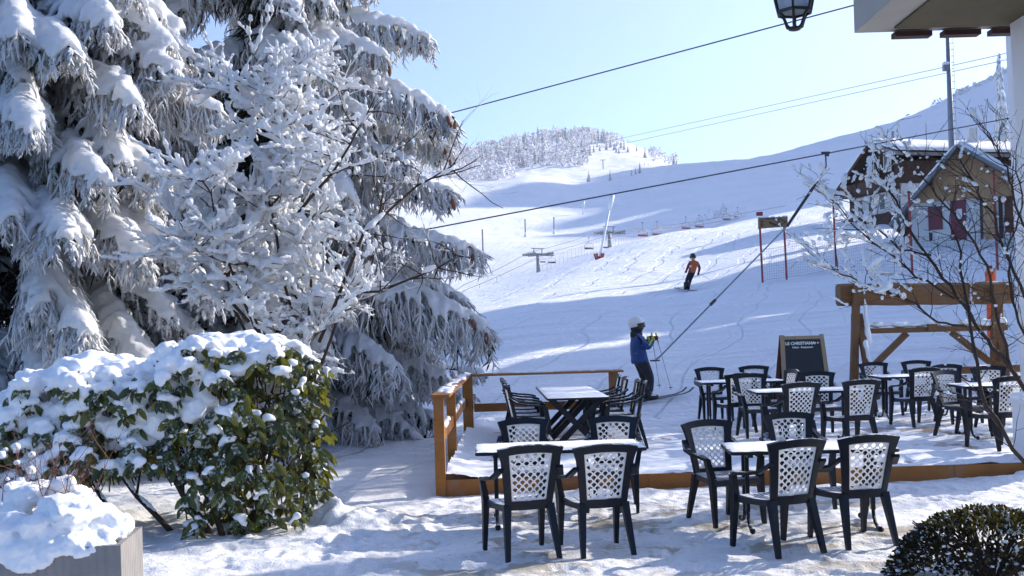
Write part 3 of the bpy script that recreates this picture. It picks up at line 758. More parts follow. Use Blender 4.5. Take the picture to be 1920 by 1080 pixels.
def spruce(name, label, base, H, named, n_rand, Rmax, seed, voxel=.055, thick=1.0, az=(0, 360), hmin=.5, hmax=10, snow=1.0, group=None, fringe=.6, lmod=None):
    rnd = random.Random(seed); base = Vector(base)
    t = thing(name, label, 'tree', base, 0, group)
    sn, ne, nd, wd, cn = MB(), MB(), MB(), MB(), []
    parts = (sn, ne, nd, wd, cn)
    wd.tube([(0, 0, -.3), (.03, 0, H * .3), (-.02, .03, H * .6), (0, 0, H)], [.30, .23, .14, .02], 10)
    for (tipx, tipy, D, rise, drop, width, fr, cones) in named:
        tip = W(tipx, tipy, D) - base
        root = Vector((0, 0, tip.z + rise)); root.x = tip.x * .04; root.y = tip.y * .04
        snowy_branch(parts, branch_curve(root, tip, drop, 12, rnd.uniform(-.2, .2)), rnd, width, thick * .95, fr, .15, 1.15, .04, 1.0, cones)
    for k in range(n_rand):
        h = hmin + (hmax - hmin) * ((k + rnd.random()) / n_rand) ** 1.05; a = R(rnd.uniform(*az))
        L = (Rmax * (1 - h / H) ** .75) * rnd.uniform(.75, 1.08) + .3
        if lmod: L *= lmod(a, h)
        drop = L * rnd.uniform(.28, .5)
        tip = Vector((math.cos(a) * L, math.sin(a) * L, h - drop - .1 * L))
        gz = -.05
        if tip.z < gz + .1: tip.z = gz + .1
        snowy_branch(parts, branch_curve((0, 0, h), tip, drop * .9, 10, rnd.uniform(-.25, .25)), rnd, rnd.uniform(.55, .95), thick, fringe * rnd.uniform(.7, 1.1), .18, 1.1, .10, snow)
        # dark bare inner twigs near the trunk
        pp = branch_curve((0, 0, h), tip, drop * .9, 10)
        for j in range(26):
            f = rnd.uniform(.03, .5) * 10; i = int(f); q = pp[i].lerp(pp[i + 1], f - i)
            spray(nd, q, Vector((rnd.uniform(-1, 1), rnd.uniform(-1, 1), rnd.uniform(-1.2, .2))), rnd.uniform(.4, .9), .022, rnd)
    for k in range(60):      # top leader
        h = rnd.uniform(hmax, H); a = rnd.uniform(0, 6.28); L = (H - h) * .35 + .2
        sn.tube([(0, 0, h), (math.cos(a) * L * .6, math.sin(a) * L * .6, h - L * .1), (math.cos(a) * L, math.sin(a) * L, h - L * .5)], [.15, .16, .06], 6, 0, True, .2, rnd)
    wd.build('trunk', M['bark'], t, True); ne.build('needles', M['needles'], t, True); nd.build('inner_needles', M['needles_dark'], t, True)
    remesh(sn, 'snow', M['tree_snow'], voxel, 1, .030, 8, t)
    cm = cone_mesh(M['cone'])
    for q in cn:
        o = bpy.data.objects.new('cone', cm); COL.objects.link(o); o.parent = t; o.location = q
        o.rotation_euler = (rnd.uniform(-.25, .25), rnd.uniform(-.25, .25), 0); s = rnd.uniform(1.2, 1.7); o.scale = (s, s, s)
    return t

TBX = W(505, 800, 20.0)
named = [ # tip px, tip py, depth, root rise above the tip, drop, half-width of the spray, fringe length, cones
 (700, -28, 19.6, .55, .5, .5, .5, 2), (808, 72, 19.4, .75, .95, .60, .55, 5), (722, 105, 18.6, .8, .9, .5, .5, 2),
 (852, 222, 19.0, 1.15, 1.35, .75, .75, 8), (690, 215, 18.2, .7, .9, .5, .6, 0), (842, 272, 19.6, .5, .75, .45, .6, 5), (770, 300, 18.4, .6, .8, .5, .5, 2),
 (846, 358, 19.3, .55, .8, .55, .6, 4), (760, 420, 19.6, .4, .7, .5, .6, 0), (893, 466, 18.9, .6, .75, .65, .75, 7), (912, 610, 18.7, 1.25, 1.3, .85, 1.0, 2), (870, 560, 19.8, 1.0, 1.1, .7, .9, 2),
 (800, 650, 20.2, 1.0, 1.0, .8, 1.0, 0), (835, 705, 19.2, .55, .9, .7, .65, 0), (745, 690, 18.2, .9, 1.0, .7, .8, 0), (820, 780, 19.6, .35, .7, .7, .5, 0), (700, 800, 18.4, .7, .9, .7, .6, 0), (892, 742, 20.2, .4, .6, .3, .35, 0), (905, 700, 20.6, .3, .4, .22, .3, 0),
 (620, 120, 17.4, .9, 1.0, .6, .6, 0), (600, 330, 17.0, .8, 1.0, .6, .6, 0), (560, 480, 16.8, .9, 1.0, .6, .6, 0), (640, 560, 17.2, .8, 1.0, .6, .7, 0), (610, 660, 17.2, .7, 1.0, .6, .6, 0),
]
spruce('spruce_tree', 'tall snow-laden spruce with cones on its drooping sunlit branches, beside the railing', (TBX.x, 20.0, -.05), 15.5, named, 105, 4.3, 11,
       .038, 1.0, (0, 360), .7, 13.0, .95, 'big snow-laden spruces', .38, lambda a, h: (1.0 if 1.7 < a < 5.6 else .72) * (1.15 if h > 9.5 else 1.0))
TAX = W(95, 800, 17.5)
spruce('spruce_tree', 'tall spruce heavy with thick shaded snow, leftmost and behind the leafy hedge', (TAX.x, 17.2, -.05), 15.0,
       [(250, 190, 14.6, .8, 1.2, .7, .5, 0), (268, 480, 14.4, .9, 1.3, .7, .6, 0), (75, 560, 13.8, .8, 1.3, .7, .6, 0), (180, 330, 13.9, .8, 1.2, .75, .5, 0), (60, 240, 13.6, .9, 1.4, .7, .5, 0), (40, 60, 14.2, .8, 1.3, .8, .5, 0), (130, 90, 14.0, .8, 1.2, .8, .5, 0), (210, 40, 14.8, .8, 1.2, .8, .5, 0), (300, 330, 15.0, .8, 1.2, .8, .5, 0), (20, 400, 13.6, .8, 1.2, .8, .5, 0), (120, 440, 13.4, .8, 1.2, .8, .5, 0), (330, 130, 15.5, .7, 1.1, .7, .7, 0), (160, 620, 13.6, .8, 1.2, .7, .6, 0), (410, 200, 16.2, .6, 1.1, .7, .7, 0)],
       128, 4.3, 23, .045, 1.25, (140, 420), .8, 13, 1.0, 'big snow-laden spruces', .34)

# ------------------------------------------------------------------ frosted young tree in front of the spruces
def grow(rnd, p, d, L, r, depth, out, bend=.35, up=.05, split=(3, 5)):
    """recursive twig skeleton: out gets (points, r0, r1, depth)"""
    pts = [Vector(p)]; d = Vector(d).normalized(); n = 5
    for k in range(n):
        d = (d + Vector((rnd.uniform(-bend, bend), rnd.uniform(-bend, bend), rnd.uniform(-bend, bend) * .7 + up)) * .5).normalized()
        pts.append(pts[-1] + d * L / n)
    out.append((pts, r, r * .45, depth))
    if depth <= 0: return
    for k in range(rnd.randint(*split)):
        f = rnd.uniform(.25, 1) * n; i = min(n - 1, int(f)); q = pts[i].lerp(pts[i + 1], f - i)
        dd = (pts[i + 1] - pts[i]).normalized()
        e = (dd * rnd.uniform(.4, .9) + Vector((rnd.uniform(-1, 1), rnd.uniform(-1, 1), rnd.uniform(-.5, .7))) * .75).normalized()
        grow(rnd, q, e, L * rnd.uniform(.45, .7), r * .5, depth - 1, out, bend, up, split)
def twig_snow(mb, pts, rnd, r, prob):
    for i in range(len(pts) - 1):
        if rnd.random() < prob:
            a, b = pts[i], pts[i + 1]; q = r * rnd.uniform(.6, 1.5); o = Vector((0, 0, q * .55))
            mb.tube([a + o, a.lerp(b, .35) + o * 1.3, a.lerp(b, .7) + o * 1.2, b + o * .9], [q * .45, q, q * .95, q * .4], 6, 0, True, .25, rnd)
t = thing('young_tree', 'slender leafless tree clotted with bright sunlit snow, in front of the big spruces', 'tree', W(545, 850, 13.6) * 1.0)
base = Vector(t.location); base.z = 0; t.location = base
rnd = random.Random(31); out = []
stems = [[(545, 860), (520, 700), (600, 620), (650, 560), (700, 490), (725, 330), (745, 260)], [(560, 800), (640, 560), (760, 530), (860, 480)], [(540, 800), (470, 600), (470, 430), (560, 330), (520, 190)], [(530, 820), (430, 560), (400, 420), (380, 340)],
         [(560, 760), (580, 560), (600, 400), (600, 250), (560, 120)], [(600, 640), (690, 430), (780, 350), (850, 320)], [(560, 700), (520, 420), (480, 260), (450, 160)], [(520, 700), (420, 500), (350, 450)], [(470, 600), (390, 480), (330, 440)], [(560, 400), (640, 300), (690, 210)]]
wood = MB(); sn = MB(); fro = MB()
for si, st in enumerate(stems):
    pts = [W(x, y, 13.6 + rnd.uniform(-.5, .5) - .35 * i * (1 if si % 2 else -.4) * .5) - base for i, (x, y) in enumerate(st)]
    fine = []
    for a, b in zip(pts, pts[1:]):
        for k in range(3): fine.append(a.lerp(b, k / 3) + Vector((rnd.uniform(-.05, .05),) * 3))
    fine.append(pts[-1]); nn = len(fine)
    wood.tube(fine, [.018 * (1 - .8 * i / nn) + .005 for i in range(nn)], 6)
    twig_snow(sn, fine[3:], rnd, .034, .75 if max(x for x, y in st) < 700 else .35)
    for k in range(nn):
        s = k / nn
        if s > .22:
            for q in range(5 if fine[k].x + base.x < -2.2 else 2):
                grow(rnd, fine[k], Vector((rnd.uniform(-1, 1), rnd.uniform(-1, .8), rnd.uniform(-.4, .9))), rnd.uniform(.35, .8), .010, 2, out, .45, .02, (2, 3))
for pts, r0, r1, dp in out:
    (wood if dp == 2 else fro).tube(pts, [(r0 + (r1 - r0) * i / 5) * (1 if dp == 2 else (3.0 if pts[0].x + base.x < -1.9 else .9)) for i in range(6)], 4)
    px = 960 + F * (pts[2].x + base.x) / (pts[2].y + base.y); dens = .56 if px < 640 else (.22 if px < 700 else (.05 if px < 780 else 0.0))
    if pts[2].z < 2.2: dens *= .7
    twig_snow(sn, pts, rnd, .030 if dp else .025, min(.97, dens * 1.6))
wood.build('trunk', M['twig'], t, True)
fro.build('frosted_twigs', M['needles'], t, True)
remesh(sn, 'snow', M['tree_snow'], .016, 1, .008, 14, t)['kind'] = 'stuff'

# ------------------------------------------------------------------ evergreen hedge with large drooping leaves
def m_leaf(name, cols, trans=.30, rough=.32):
    m = N(name); r = m.island(); f = m.noise(22, 3)
    c = m.ramp(m.math('ADD', m.math('MULTIPLY', r, .8), m.math('MULTIPLY', f, .2)), cols); fz = m.ramp(m.math('ADD', m.math('MULTIPLY', m.noise(30, 4, .65), .7), m.math('MULTIPLY', m.upness(), .22)), [(.50, 0.), (.58, .85)]); c = m.mix(fz, c, (.8, .82, .84)); m.base(c); m.rough(rough); m.spec(.5 if rough < .5 else .15)
    tr = m.n('ShaderNodeBsdfTranslucent'); m.l(m.mix(.5, c, (.48, .47, .045)), tr.inputs[0])
    mx = m.n('ShaderNodeMixShader'); mx.inputs[0].default_value = trans; m.l(m.p.outputs[0], mx.inputs[1]); m.l(tr.outputs[0], mx.inputs[2]); m.l(mx.outputs[0], m.out.inputs[0]); return m.mat
M['leaf'] = m_leaf('hedge_leaf', [(.15, (.013, .024, .009)), (.5, (.028, .050, .013)), (.75, (.055, .085, .018)), (.90, (.15, .14, .018)), (.97, (.22, .11, .015))])
def leaf(mb, p, d, L, w, rnd, curl=.25, nrm=None):
    d = Vector(d).normalized(); s = d.cross(nrm if nrm is not None else Vector((rnd.uniform(-1, 1), rnd.uniform(-1, 1), .3))).normalized(); u = s.cross(d)
    vs = []; prof = [(0, .05), (.2, .62), (.5, 1), (.78, .72), (1, .04)]
    for f, k in prof:
        c = Vector(p) + d * (L * f) - u * (curl * L * f * f)
        vs += [c - s * (w * k / 2) + u * (.10 * w * k), c - u * (.06 * w * k), c + s * (w * k / 2) + u * (.10 * w * k)]
    fs = []
    for i in range(4):
        a = i * 3; fs += [(a, a + 1, a + 4, a + 3), (a + 1, a + 2, a + 5, a + 4)]
    mb.add(vs, fs)
hb = Vector((-3.2, 10.6, 0)); hedge = thing('leafy_hedge', 'leafy evergreen hedge with big drooping leaves and pillows of snow, beside the planter', 'hedge', hb)
rnd = random.Random(77); lf, st, sn = MB(), MB(), MB()
def hedge_top(x):
    px = 960 + x / 10.3 * F
    return np.interp(px, [-150, 0, 60, 150, 210, 270, 330, 400, 470, 540, 590, 625], [1.0, 1.30, 1.56, 1.72, 1.58, 1.60, 1.80, 1.86, 1.84, 1.76, 1.58, 1.26])
def hedge_bot(x):
    px = 960 + x / 10.3 * F
    return np.interp(px, [-150, 130, 200, 330, 350, 480, 560, 625], [.3, .5, .75, .62, .10, .08, .16, .50])
cl = 0
while cl < 1350:
    x = rnd.uniform(-5.7, -1.92); y = rnd.uniform(9.6, 11.6); top = float(hedge_top(x)) + .10 * mnoise.noise(Vector((x * 2.7, 3, 1))); bot = float(hedge_bot(x))
    end = max(0, (x + 2.42) / .5); hw = .92 * (1 - .55 * min(1, end) ** 2)
    front = 10.65 - hw * (1 - .15 * rnd.random())
    z = rnd.uniform(bot, top); v = (z - bot) / (top - bot)
    rr = 1.0 if v < .75 else math.sqrt(max(0, 1 - ((v - .75) / .28) ** 2)) * .6 + .4
    lumpy = .20 * mnoise.noise(Vector((x * 2.1, z * 2.1, 7)))
    yl, yh = 10.65 - (hw + lumpy) * rr, 10.65 + hw * rr
    if mnoise.noise(Vector((x * 2.6, z * 2.6, 2))) < -.42 and y < 10.65 and end < .4: continue
    if not (yl < y < yh): continue
    shell = (y - yl) < .28 or v > .88 or end > .5
    if not shell and rnd.random() < .65: continue
    p = Vector((x, y, z)) - hb; n = rnd.randint(5, 8)
    out_d = Vector((.35 if end > .4 else rnd.uniform(-.3, .3), -1 if y < 10.65 else .6, .35)).normalized()
    for k in range(n):
        a = 2 * math.pi * k / n + rnd.uniform(-.3, .3); L = rnd.uniform(.07, .19)
        dd = Vector((math.cos(a) * .55, math.sin(a) * .55, -1.0 + rnd.uniform(-.1, .6))) + out_d * .25
        leaf(lf, p + Vector((math.cos(a), math.sin(a), 0)) * .015, dd, L, L * rnd.uniform(.34, .44), rnd, rnd.uniform(.0, .3), out_d + Vector((rnd.uniform(-.4, .4), 0, rnd.uniform(-.2, .4))))
    st.tube([p - out_d * .25 - Vector((0, 0, .12)), p - out_d * .1, p + Vector((0, 0, .02))], [.008, .006, .005], 4, 0, False)
    lim = .42 + .42 * min(1, max(0, (-2.5 - x) / 1.4)) + (.25 if v > .75 else 0)
    if rnd.random() < lim:
        q = rnd.uniform(.03, .06) * (1.0 + .9 * max(0, v - .45) + .45 * min(1, max(0, (-3.1 - x) / 1.2)))
        if end > .3: q *= .62
        sn.lump(p + Vector((rnd.uniform(-.03, .03), rnd.uniform(-.03, .03), .015)), q, (1.25, 1.15, .75), 7, 5, 0, .2, rnd)
        if rnd.random() < .6: sn.lump(p + Vector((rnd.uniform(-.09, .09), -.05, -.04)), q * .6, (1.2, 1.0, .9), 6, 4, 0, .2, rnd)
        if rnd.random() < .5:
            a = rnd.uniform(0, 6.28); sn.tube([p, p + Vector((math.cos(a) * .06, math.sin(a) * .06 - .02, -.02)), p + Vector((math.cos(a) * .10, math.sin(a) * .10 - .03, -.08))], [q * .5, q * .45, q * .2], 6, 0, True, .2, rnd)
    cl += 1
for k in range(300):     # pillows on top
    x = rnd.uniform(-5.7, -2.15); top = float(hedge_top(x)); y = 10.62 + rnd.gauss(0, .36)
    y = min(11.4, max(9.95, y)); zz = top - .28 * ((y - 10.62) / .7) ** 2 + rnd.uniform(-.05, .04)
    sn.lump(Vector((x, y, zz)) - hb, rnd.uniform(.05, .135), (1.35, 1.2, .6), 8, 5, 0, .12, rnd)
for k in range(330):     # heavy snow lodged in the shaded end
    x = rnd.uniform(-5.7, -2.9); top = float(hedge_top(x)); zz = rnd.uniform(.9, top); y = 10.0 + rnd.uniform(-.1, .25) - .12 * (top - zz)
    sn.lump(Vector((x, y + .1, zz)) - hb, rnd.uniform(.05, .115), (1.3, .8, .85), 7, 5, 0, .2, rnd)
for (x0, x1, y0, zt, r) in ((-2.78, -3.15, 10.0, 1.0, .032), (-2.9, -3.5, 10.05, .95, .036), (-2.45, -2.5, 10.15, 1.1, .028), (-3.3, -4.1, 10.2, .9, .03), (-2.62, -2.3, 10.3, 1.2, .026), (-3.9, -4.4, 10.4, 1.0, .03), (-2.2, -2.0, 10.5, 1.2, .024), (-4.6, -4.9, 10.5, 1.1, .03)):
    pts = [Vector((x0 + (x1 - x0) * f ** .8 + .03 * math.sin(9 * f), y0 + .35 * f, zt * f)) - hb for f in (0, .2, .4, .6, .8, 1)]
    st.tube(pts, [r * (1 - .5 * i / 5) for i in range(6)], 7, 0, True)
    for k in range(3):
        q = pts[2 + k]; st.tube([q, q + Vector((rnd.uniform(-.25, .25), .05, .25)), q + Vector((rnd.uniform(-.45, .45), .1, .5))], [r * .5, r * .4, r * .25], 5, 0, False)
    for i in (1, 2, 3):
        if rnd.random() < .55: a, b = pts[i], pts[i + 1]; o = Vector((0, 0, r * .9)); sn.tube([a + o, a.lerp(b, .5) + o * 1.2, b + o], [r * .5, r * .95, r * .5], 6, 0, True, .2, rnd)
lf.build('leaves', M['leaf'], hedge, True); st.build('stems', M['bark'], hedge, True); remesh(sn, 'snow', M['snow'], .019, 1, .015, 18, hedge)['kind'] = 'stuff'

# ------------------------------------------------------------------ planter with snow heap and a twiggy plant
M['planter'] = None
m = N('ribbed_planter'); wv = m.n('ShaderNodeTexWave'); wv.inputs['Scale'].default_value = 13; wv.inputs['Distortion'].default_value = .4; wv.bands_direction = 'DIAGONAL'
mp = m.n('ShaderNodeMapping'); mp.inputs['Scale'].default_value = (1, 1, .0001); m.l(m.coord(), mp.inputs[0]); m.l(mp.outputs[0], wv.inputs['Vector'])
m.base(m.mix(m.noise(5, 5), (.15, .14, .135), (.31, .29, .275))); m.rough(.8); m.bump(wv.outputs['Fac'], .6, .01); M['planter'] = m.mat
pA = W(226, 1022, 6.3); pl = thing('planter', 'grey ribbed planter box heaped with snow in the corner by the hedge', 'planter', (pA.x, 6.3, 0), R(8))
hgt = pA.z; lx, ly = 2.2, .62
mb = MB(); t_ = .035
mb.bbox((-lx, 0, 0), (0, t_, hgt)); mb.bbox((-lx, ly - t_, 0), (0, ly, hgt)); mb.bbox((-t_, t_ + .001, 0), (0, ly - t_ - .001, hgt)); mb.bbox((-lx, t_ + .001, 0), (-lx + t_, ly - t_ - .001, hgt)); mb.bbox((-lx + t_, t_, .02), (-t_, ly - t_, hgt - .06))
mb.build('box', M['planter'], pl)
rnd = random.Random(5); sn = MB()
for k in range(240):
    x = rnd.uniform(-lx + .05, -.05); y = rnd.uniform(.04, ly - .04)
    hz = .06 + .44 * math.exp(-((x + .52) / .33) ** 2 - ((y - .3) / .26) ** 2) + .10 * math.exp(-((x + 1.3) / .5) ** 2)
    sn.lump((x, y, hgt - .04 + hz * rnd.uniform(.05, .9)), rnd.uniform(.06, .11), (1.2, 1.1, .75), 8, 5, 0, .15, rnd)
for x in np.arange(-lx, -.2, .07):
    if rnd.random() < .75: sn.lump((x, .0, hgt - .005 - rnd.random() * .03), rnd.uniform(.025, .055), (1.3, .7, .9), 7, 5, 0, .2, rnd)
for k in range(5): sn.lump((-.62 + .05 * k, -.005, hgt - .05 - .02 * (2 - abs(2 - k))), .05, (1, .6, 1.1), 7, 5, 0, .1, rnd)
remesh(sn, 'snow', M['snow'], .014, 2, .016, 26, pl)
tp = thing('twiggy_plant', 'reddish bare twiggy plant with snowballs on its stems, growing in the planter', 'plant', (pA.x - .75, 6.6, hgt))
out = []; tw = MB(); sb = MB()
for k in range(34):
    a = rnd.uniform(0, 6.28); grow(rnd, (rnd.uniform(-.45, .45), rnd.uniform(-.12, .12), 0), (math.cos(a) * .5, math.sin(a) * .3, 1), rnd.uniform(.3, .62), .0045, 2, out, .25, .05, (2, 3))
for pts, r0, r1, dp in out:
    tw.tube(pts, [r0 + (r1 - r0) * i / 5 for i in range(6)], 4)
    if dp < 2 and pts[-1].x < .05 and rnd.random() < .30: sb.lump(pts[-1], rnd.uniform(.012, .032), (1.15, 1.1, .85), 7, 5, 0, .12, rnd)
tw.build('stems', m_plain('red_twig', (.16, .06, .04), .7, .4, 14), tp, True); sb.build('snow', M['snow'], tp, True)['kind'] = 'stuff'

# ------------------------------------------------------------------ round bush, right corner
M['bushleaf'] = m_leaf('dark_bush_leaf', [(.2, (.004, .004, .0035)), (.55, (.011, .009, .007)), (.85, (.022, .010, .010)), (.95, (.03, .022, .011))], .08, .65)
bc = Vector((3.20, 7.25, 0)); bush = thing('round_bush', 'low dark clipped bush with small leaves lightly dusted with snow', 'bush', bc)
rnd = random.Random(15); lf, sn, st = MB(), MB(), MB()
for k in range(6200):
    th = rnd.uniform(0, 6.28); ph = math.acos(rnd.uniform(-.15, 1)); d = Vector((math.sin(ph) * math.cos(th), math.sin(ph) * math.sin(th), math.cos(ph)))
    rr = 1 + .07 * float(mnoise.noise(d * 3.1)) + .05 * float(mnoise.noise(d * 8)) - abs(rnd.gauss(0, .05))
    p = Vector((d.x * .66 * rr, d.y * .60 * rr, .0 + d.z * .53 * rr)); L = rnd.uniform(.028, .05)
    leaf(lf, p, d + Vector((rnd.uniform(-.8, .8), rnd.uniform(-.8, .8), rnd.uniform(-.3, .9))), L, L * .55, rnd, .2)
    if d.z > .1 and rnd.random() < .03 + .04 * d.z: sn.lump(p + d * .012, rnd.uniform(.006, .017), (1.2, 1.2, .7), 6, 4, 0, .25, rnd)
for k in range(60):
    sn.lump((rnd.uniform(.1, .62), rnd.uniform(-.05, .42), .43 + rnd.uniform(-.05, .05)), rnd.uniform(.05, .09), (1.3, 1.2, .5), 8, 5, 0, .15, rnd)
for k in range(60):
    a = rnd.uniform(0, 6.28); st.tube([(0, 0, 0), (math.cos(a) * .3, math.sin(a) * .3, .25), (math.cos(a) * .5, math.sin(a) * .5, rnd.uniform(.1, .5))], [.012, .008, .004], 4)
mbc = MB(); mbc.lump((0, 0, .02), 1, (.66, .58, .52), 20, 10, 0, .03, rnd)
lf.build('leaves', M['bushleaf'], bush, True); st.build('stems', M['bark'], bush, True); sn.build('snow', M['snow'], bush, True)['kind'] = 'stuff'

# ------------------------------------------------------------------ bare shrub with snow clots, right
shr = thing('bare_shrub', 'leafless shrub with dark twigs and clots of bright snow, in front of the log frame', 'shrub', (W(1990, 1000, 6.4).x, 6.4, 0)); sb_ = Vector(shr.location)
rnd = random.Random(66); wood, sn = MB(), MB(); out = []
ST = [ # (px,py,D) down each stem, radius at foot
 ([(1985, 900, 6.3), (1920, 868, 6.3), (1848, 765, 6.3), (1826, 660, 6.4), (1812, 560, 6.5), (1795, 450, 6.6), (1760, 395, 6.6)], .020),
 ([(2010, 850, 6.5), (1925, 730, 6.5), (1862, 650, 6.5), (1815, 590, 6.6), (1770, 520, 6.7), (1705, 430, 6.8), (1668, 360, 6.9), (1640, 305, 6.9)], .022),
 ([(1815, 612, 6.5), (1760, 607, 6.5), (1700, 560, 6.6), (1640, 540, 6.7), (1580, 515, 6.7), (1535, 490, 6.8)], .009),
 ([(1790, 560, 6.6), (1720, 520, 6.6), (1660, 470, 6.7), (1610, 430, 6.8), (1560, 368, 6.9)], .010),
 ([(1900, 700, 6.5), (1870, 590, 6.5), (1850, 500, 6.4), (1800, 420, 6.4), (1745, 350, 6.4), (1700, 290, 6.4)], .013),
 ([(2000, 640, 6.4), (1920, 560, 6.4), (1880, 460, 6.4), (1860, 400, 6.4), (1830, 350, 6.4), (1800, 300, 6.5)], .014),
 ([(1990, 520, 6.3), (1930, 440, 6.3), (1900, 370, 6.3), (1880, 300, 6.3), (1855, 250, 6.3)], .011),
 ([(1995, 760, 6.6), (1930, 650, 6.6), (1895, 560, 6.6), (1890, 470, 6.6), (1915, 390, 6.6), (1905, 300, 6.6)], .012),
 ([(1745, 480, 6.7), (1690, 470, 6.8), (1640, 420, 6.9), (1605, 385, 7.0), (1598, 368, 7.0)], .008),
]
def sstem(px, r, rnd=rnd):
    pts = [W(*q) - sb_ for q in px]; fine = []
    for a, b in zip(pts, pts[1:]):
        for k in range(4): fine.append(a.lerp(b, k / 4) + Vector((rnd.uniform(-1, 1), rnd.uniform(-1, 1), rnd.uniform(-1, 1))) * .012)
    fine.append(pts[-1]); n = len(fine); wood.tube(fine, [.66 * r * (1 - .78 * i / n) + .0016 for i in range(n)], 7); return fine
for px, r in ST:
    f = sstem(px, r); n = len(f)
    for k in range(int(n * .22), n):
        for q in range(2 if r > .015 else 2):
            if rnd.random() < .72:
                d = (f[min(n - 1, k + 1)] - f[max(0, k - 1)]).normalized()
                grow(rnd, f[k], d * .5 + Vector((rnd.uniform(-.9, .7), rnd.uniform(-.7, .7), rnd.uniform(-.35, .8))), rnd.uniform(.14, .34), .0030, 2, out, .5, .02, (1, 2))
# main stems run on to the root below the frame
for k in range(6):
    a = W(1990 + 5 * k, 640 + 60 * k, 6.4) - sb_; wood.tube([a, a * .5 + Vector((.02 * k, 0, 0)), (0.03 * k, 0.02 * k, 0)], [.014, .018, .022], 6)
for pts, r0, r1, dp in out:
    wood.tube(pts, [max(.0011, r0 + (r1 - r0) * i / 5) for i in range(6)], 4)
    c = pts[3] + sb_; px = 960 + F * c.x / c.y; py = 540 + HZ - (c.z - CZ) * F / c.y - (px - 960) * SR
    pr = .34 if (px < 1720 and py < 560) else (.035 if py < 520 else .015)
    if px < 1650 and 380 < py < 540: pr = .62
    if rnd.random() < pr * 1.5: twig_snow(sn, pts, rnd, .0105 if rnd.random() < .8 else .0155, .66)
    elif rnd.random() < .25: sn.lump(pts[-1] + Vector((0, 0, .004)), rnd.uniform(.006, .013), (1.1, 1.1, .9), 6, 4, 0, .15, rnd)
wood.build('stems', M['twig'], shr, True); remesh(sn, 'snow', M['snow'], .008, 1, .004, 34, shr)['kind'] = 'stuff'
# ================================================================== log frame, chalkboard, plank kerb
M['log'] = m_wood('log_wood', (.23, .11, .042), (9, 9, 1.2), .65, .6)
M['logx'] = m_wood('log_wood_along', (.24, .115, .042), (1.0, 9, 9), .65, .55)
M['blackboard'] = m_plain('blackboard', (.012, .013, .016), .55, .2, 10)
M['palewood'] = m_wood('pale_wood', (.42, .30, .17), (8, 8, 1.2), .6, .75)
M['redwood'] = m_wood('red_brown_wood', (.19, .055, .03), (8, 8, 1.2), .6, .75)
M['chalk'] = m_plain('chalk_white', (.82, .82, .8), .8, .05)
D = 20.4
fr = thing('log_frame', 'log beam on wooden trestle legs with a snowy lower rail, beyond the terrace tables', 'wooden frame', (0, 0, 0))
p0 = W(1572, 553, D); p1 = W(1893, 549, D); fo = Vector((p0.x, D, ground(p0.x, D))); fr.location = fo
def L(px, py, dd=0.0): return W(px, py, D + dd) - fo
mb = MB(); n = 22; r = .225; prof = []
for i in range(n):
    a = 2 * math.pi * i / n; y = r * math.cos(a); z = r * math.sin(a) * .95; prof.append((max(-.16, min(.16, y)), z))
a_, b_ = L(1571, 553), L(1895, 549); k = 14; vs = []
for i in range(k + 1):
    c = a_.lerp(b_, i / k); sc = 1 + .03 * math.sin(i * 1.7)
    for (y, z) in prof: vs.append(c + Vector((0, y * sc, z * sc)))
fs = [(i * n + j, (i + 1) * n + j, (i + 1) * n + (j + 1) % n, i * n + (j + 1) % n) for i in range(k) for j in range(n)] + [tuple(range(n)), tuple(k * n + j for j in range(n - 1, -1, -1))]
mb.add(vs, fs); mb.build('log_beam', M['logx'], fr)
def leg(px0, py0, d0, px1, py1, d1, w=.13, h=.11):
    mb = MB(); a = L(px0, py0, d0); b = L(px1, py1, d1); b.z = min(b.z, ground(b.x + fo.x, b.y + fo.y) - fo.z - .05); mb.bar(a, b, w, h, 0, (0, 1, 0)); mb.build('leg', M['log'], fr)
leg(1606, 533, -.22, 1598, 745, -.35); leg(1610, 590, -.10, 1640, 745, -.9, .12); leg(1603, 590, .2, 1603, 740, .85, .12)
leg(1868, 533, -.22, 1862, 745, -.35); leg(1872, 560, .2, 1880, 735, .85, .12); leg(1868, 600, -.1, 1896, 745, -.9, .12)
mb = MB(); mb.bar(L(1616, 621, -.08), L(1886, 614, -.08), .16, .10); mb.build('lower_rail', M['logx'], fr)
for px, py in ((1622, 620), (1748, 614), (1876, 612)): mb = MB(); mb.box(L(px, py, -.22), (.17, .09, .13)); mb.build('block', M['log'], fr)
mb = MB(); mb.bar(L(1700, 625, -.02), L(1632, 692, -.02), .11, .10, 0, (0, 1, 0)); mb.build('brace', M['log'], fr)
mb = MB(); mb.bar(L(1784, 623, -.02), L(1860, 682, -.02), .11, .10, 0, (0, 1, 0)); mb.build('brace', M['log'], fr)
rnd = random.Random(9); sn = MB()
for k in range(70):
    c = L(1620, 612, -.05).lerp(L(1884, 606, -.05), rnd.random()); sn.lump(c + Vector((0, rnd.uniform(-.04, .04), rnd.uniform(0, .05))), rnd.uniform(.05, .075), (1.5, 1.1, .7), 7, 5, 0, .12, rnd)
for k in range(40):
    c = a_.lerp(b_, rnd.random()); sn.lump(c + Vector((0, rnd.uniform(-.06, .1), r * .93)), rnd.uniform(.03, .06), (2.2, 1.4, .4), 7, 4, 0, .12, rnd)
for k in range(34):
    f = rnd.random(); c = L(1616, 535, -.24).lerp(L(1620, 640, -.3), f); sn.lump(c + Vector((.03 + .05 * f, 0, 0)), rnd.uniform(.03, .07) * (.5 + f * .9), (.8, .8, 1.5), 7, 5, 0, .15, rnd)
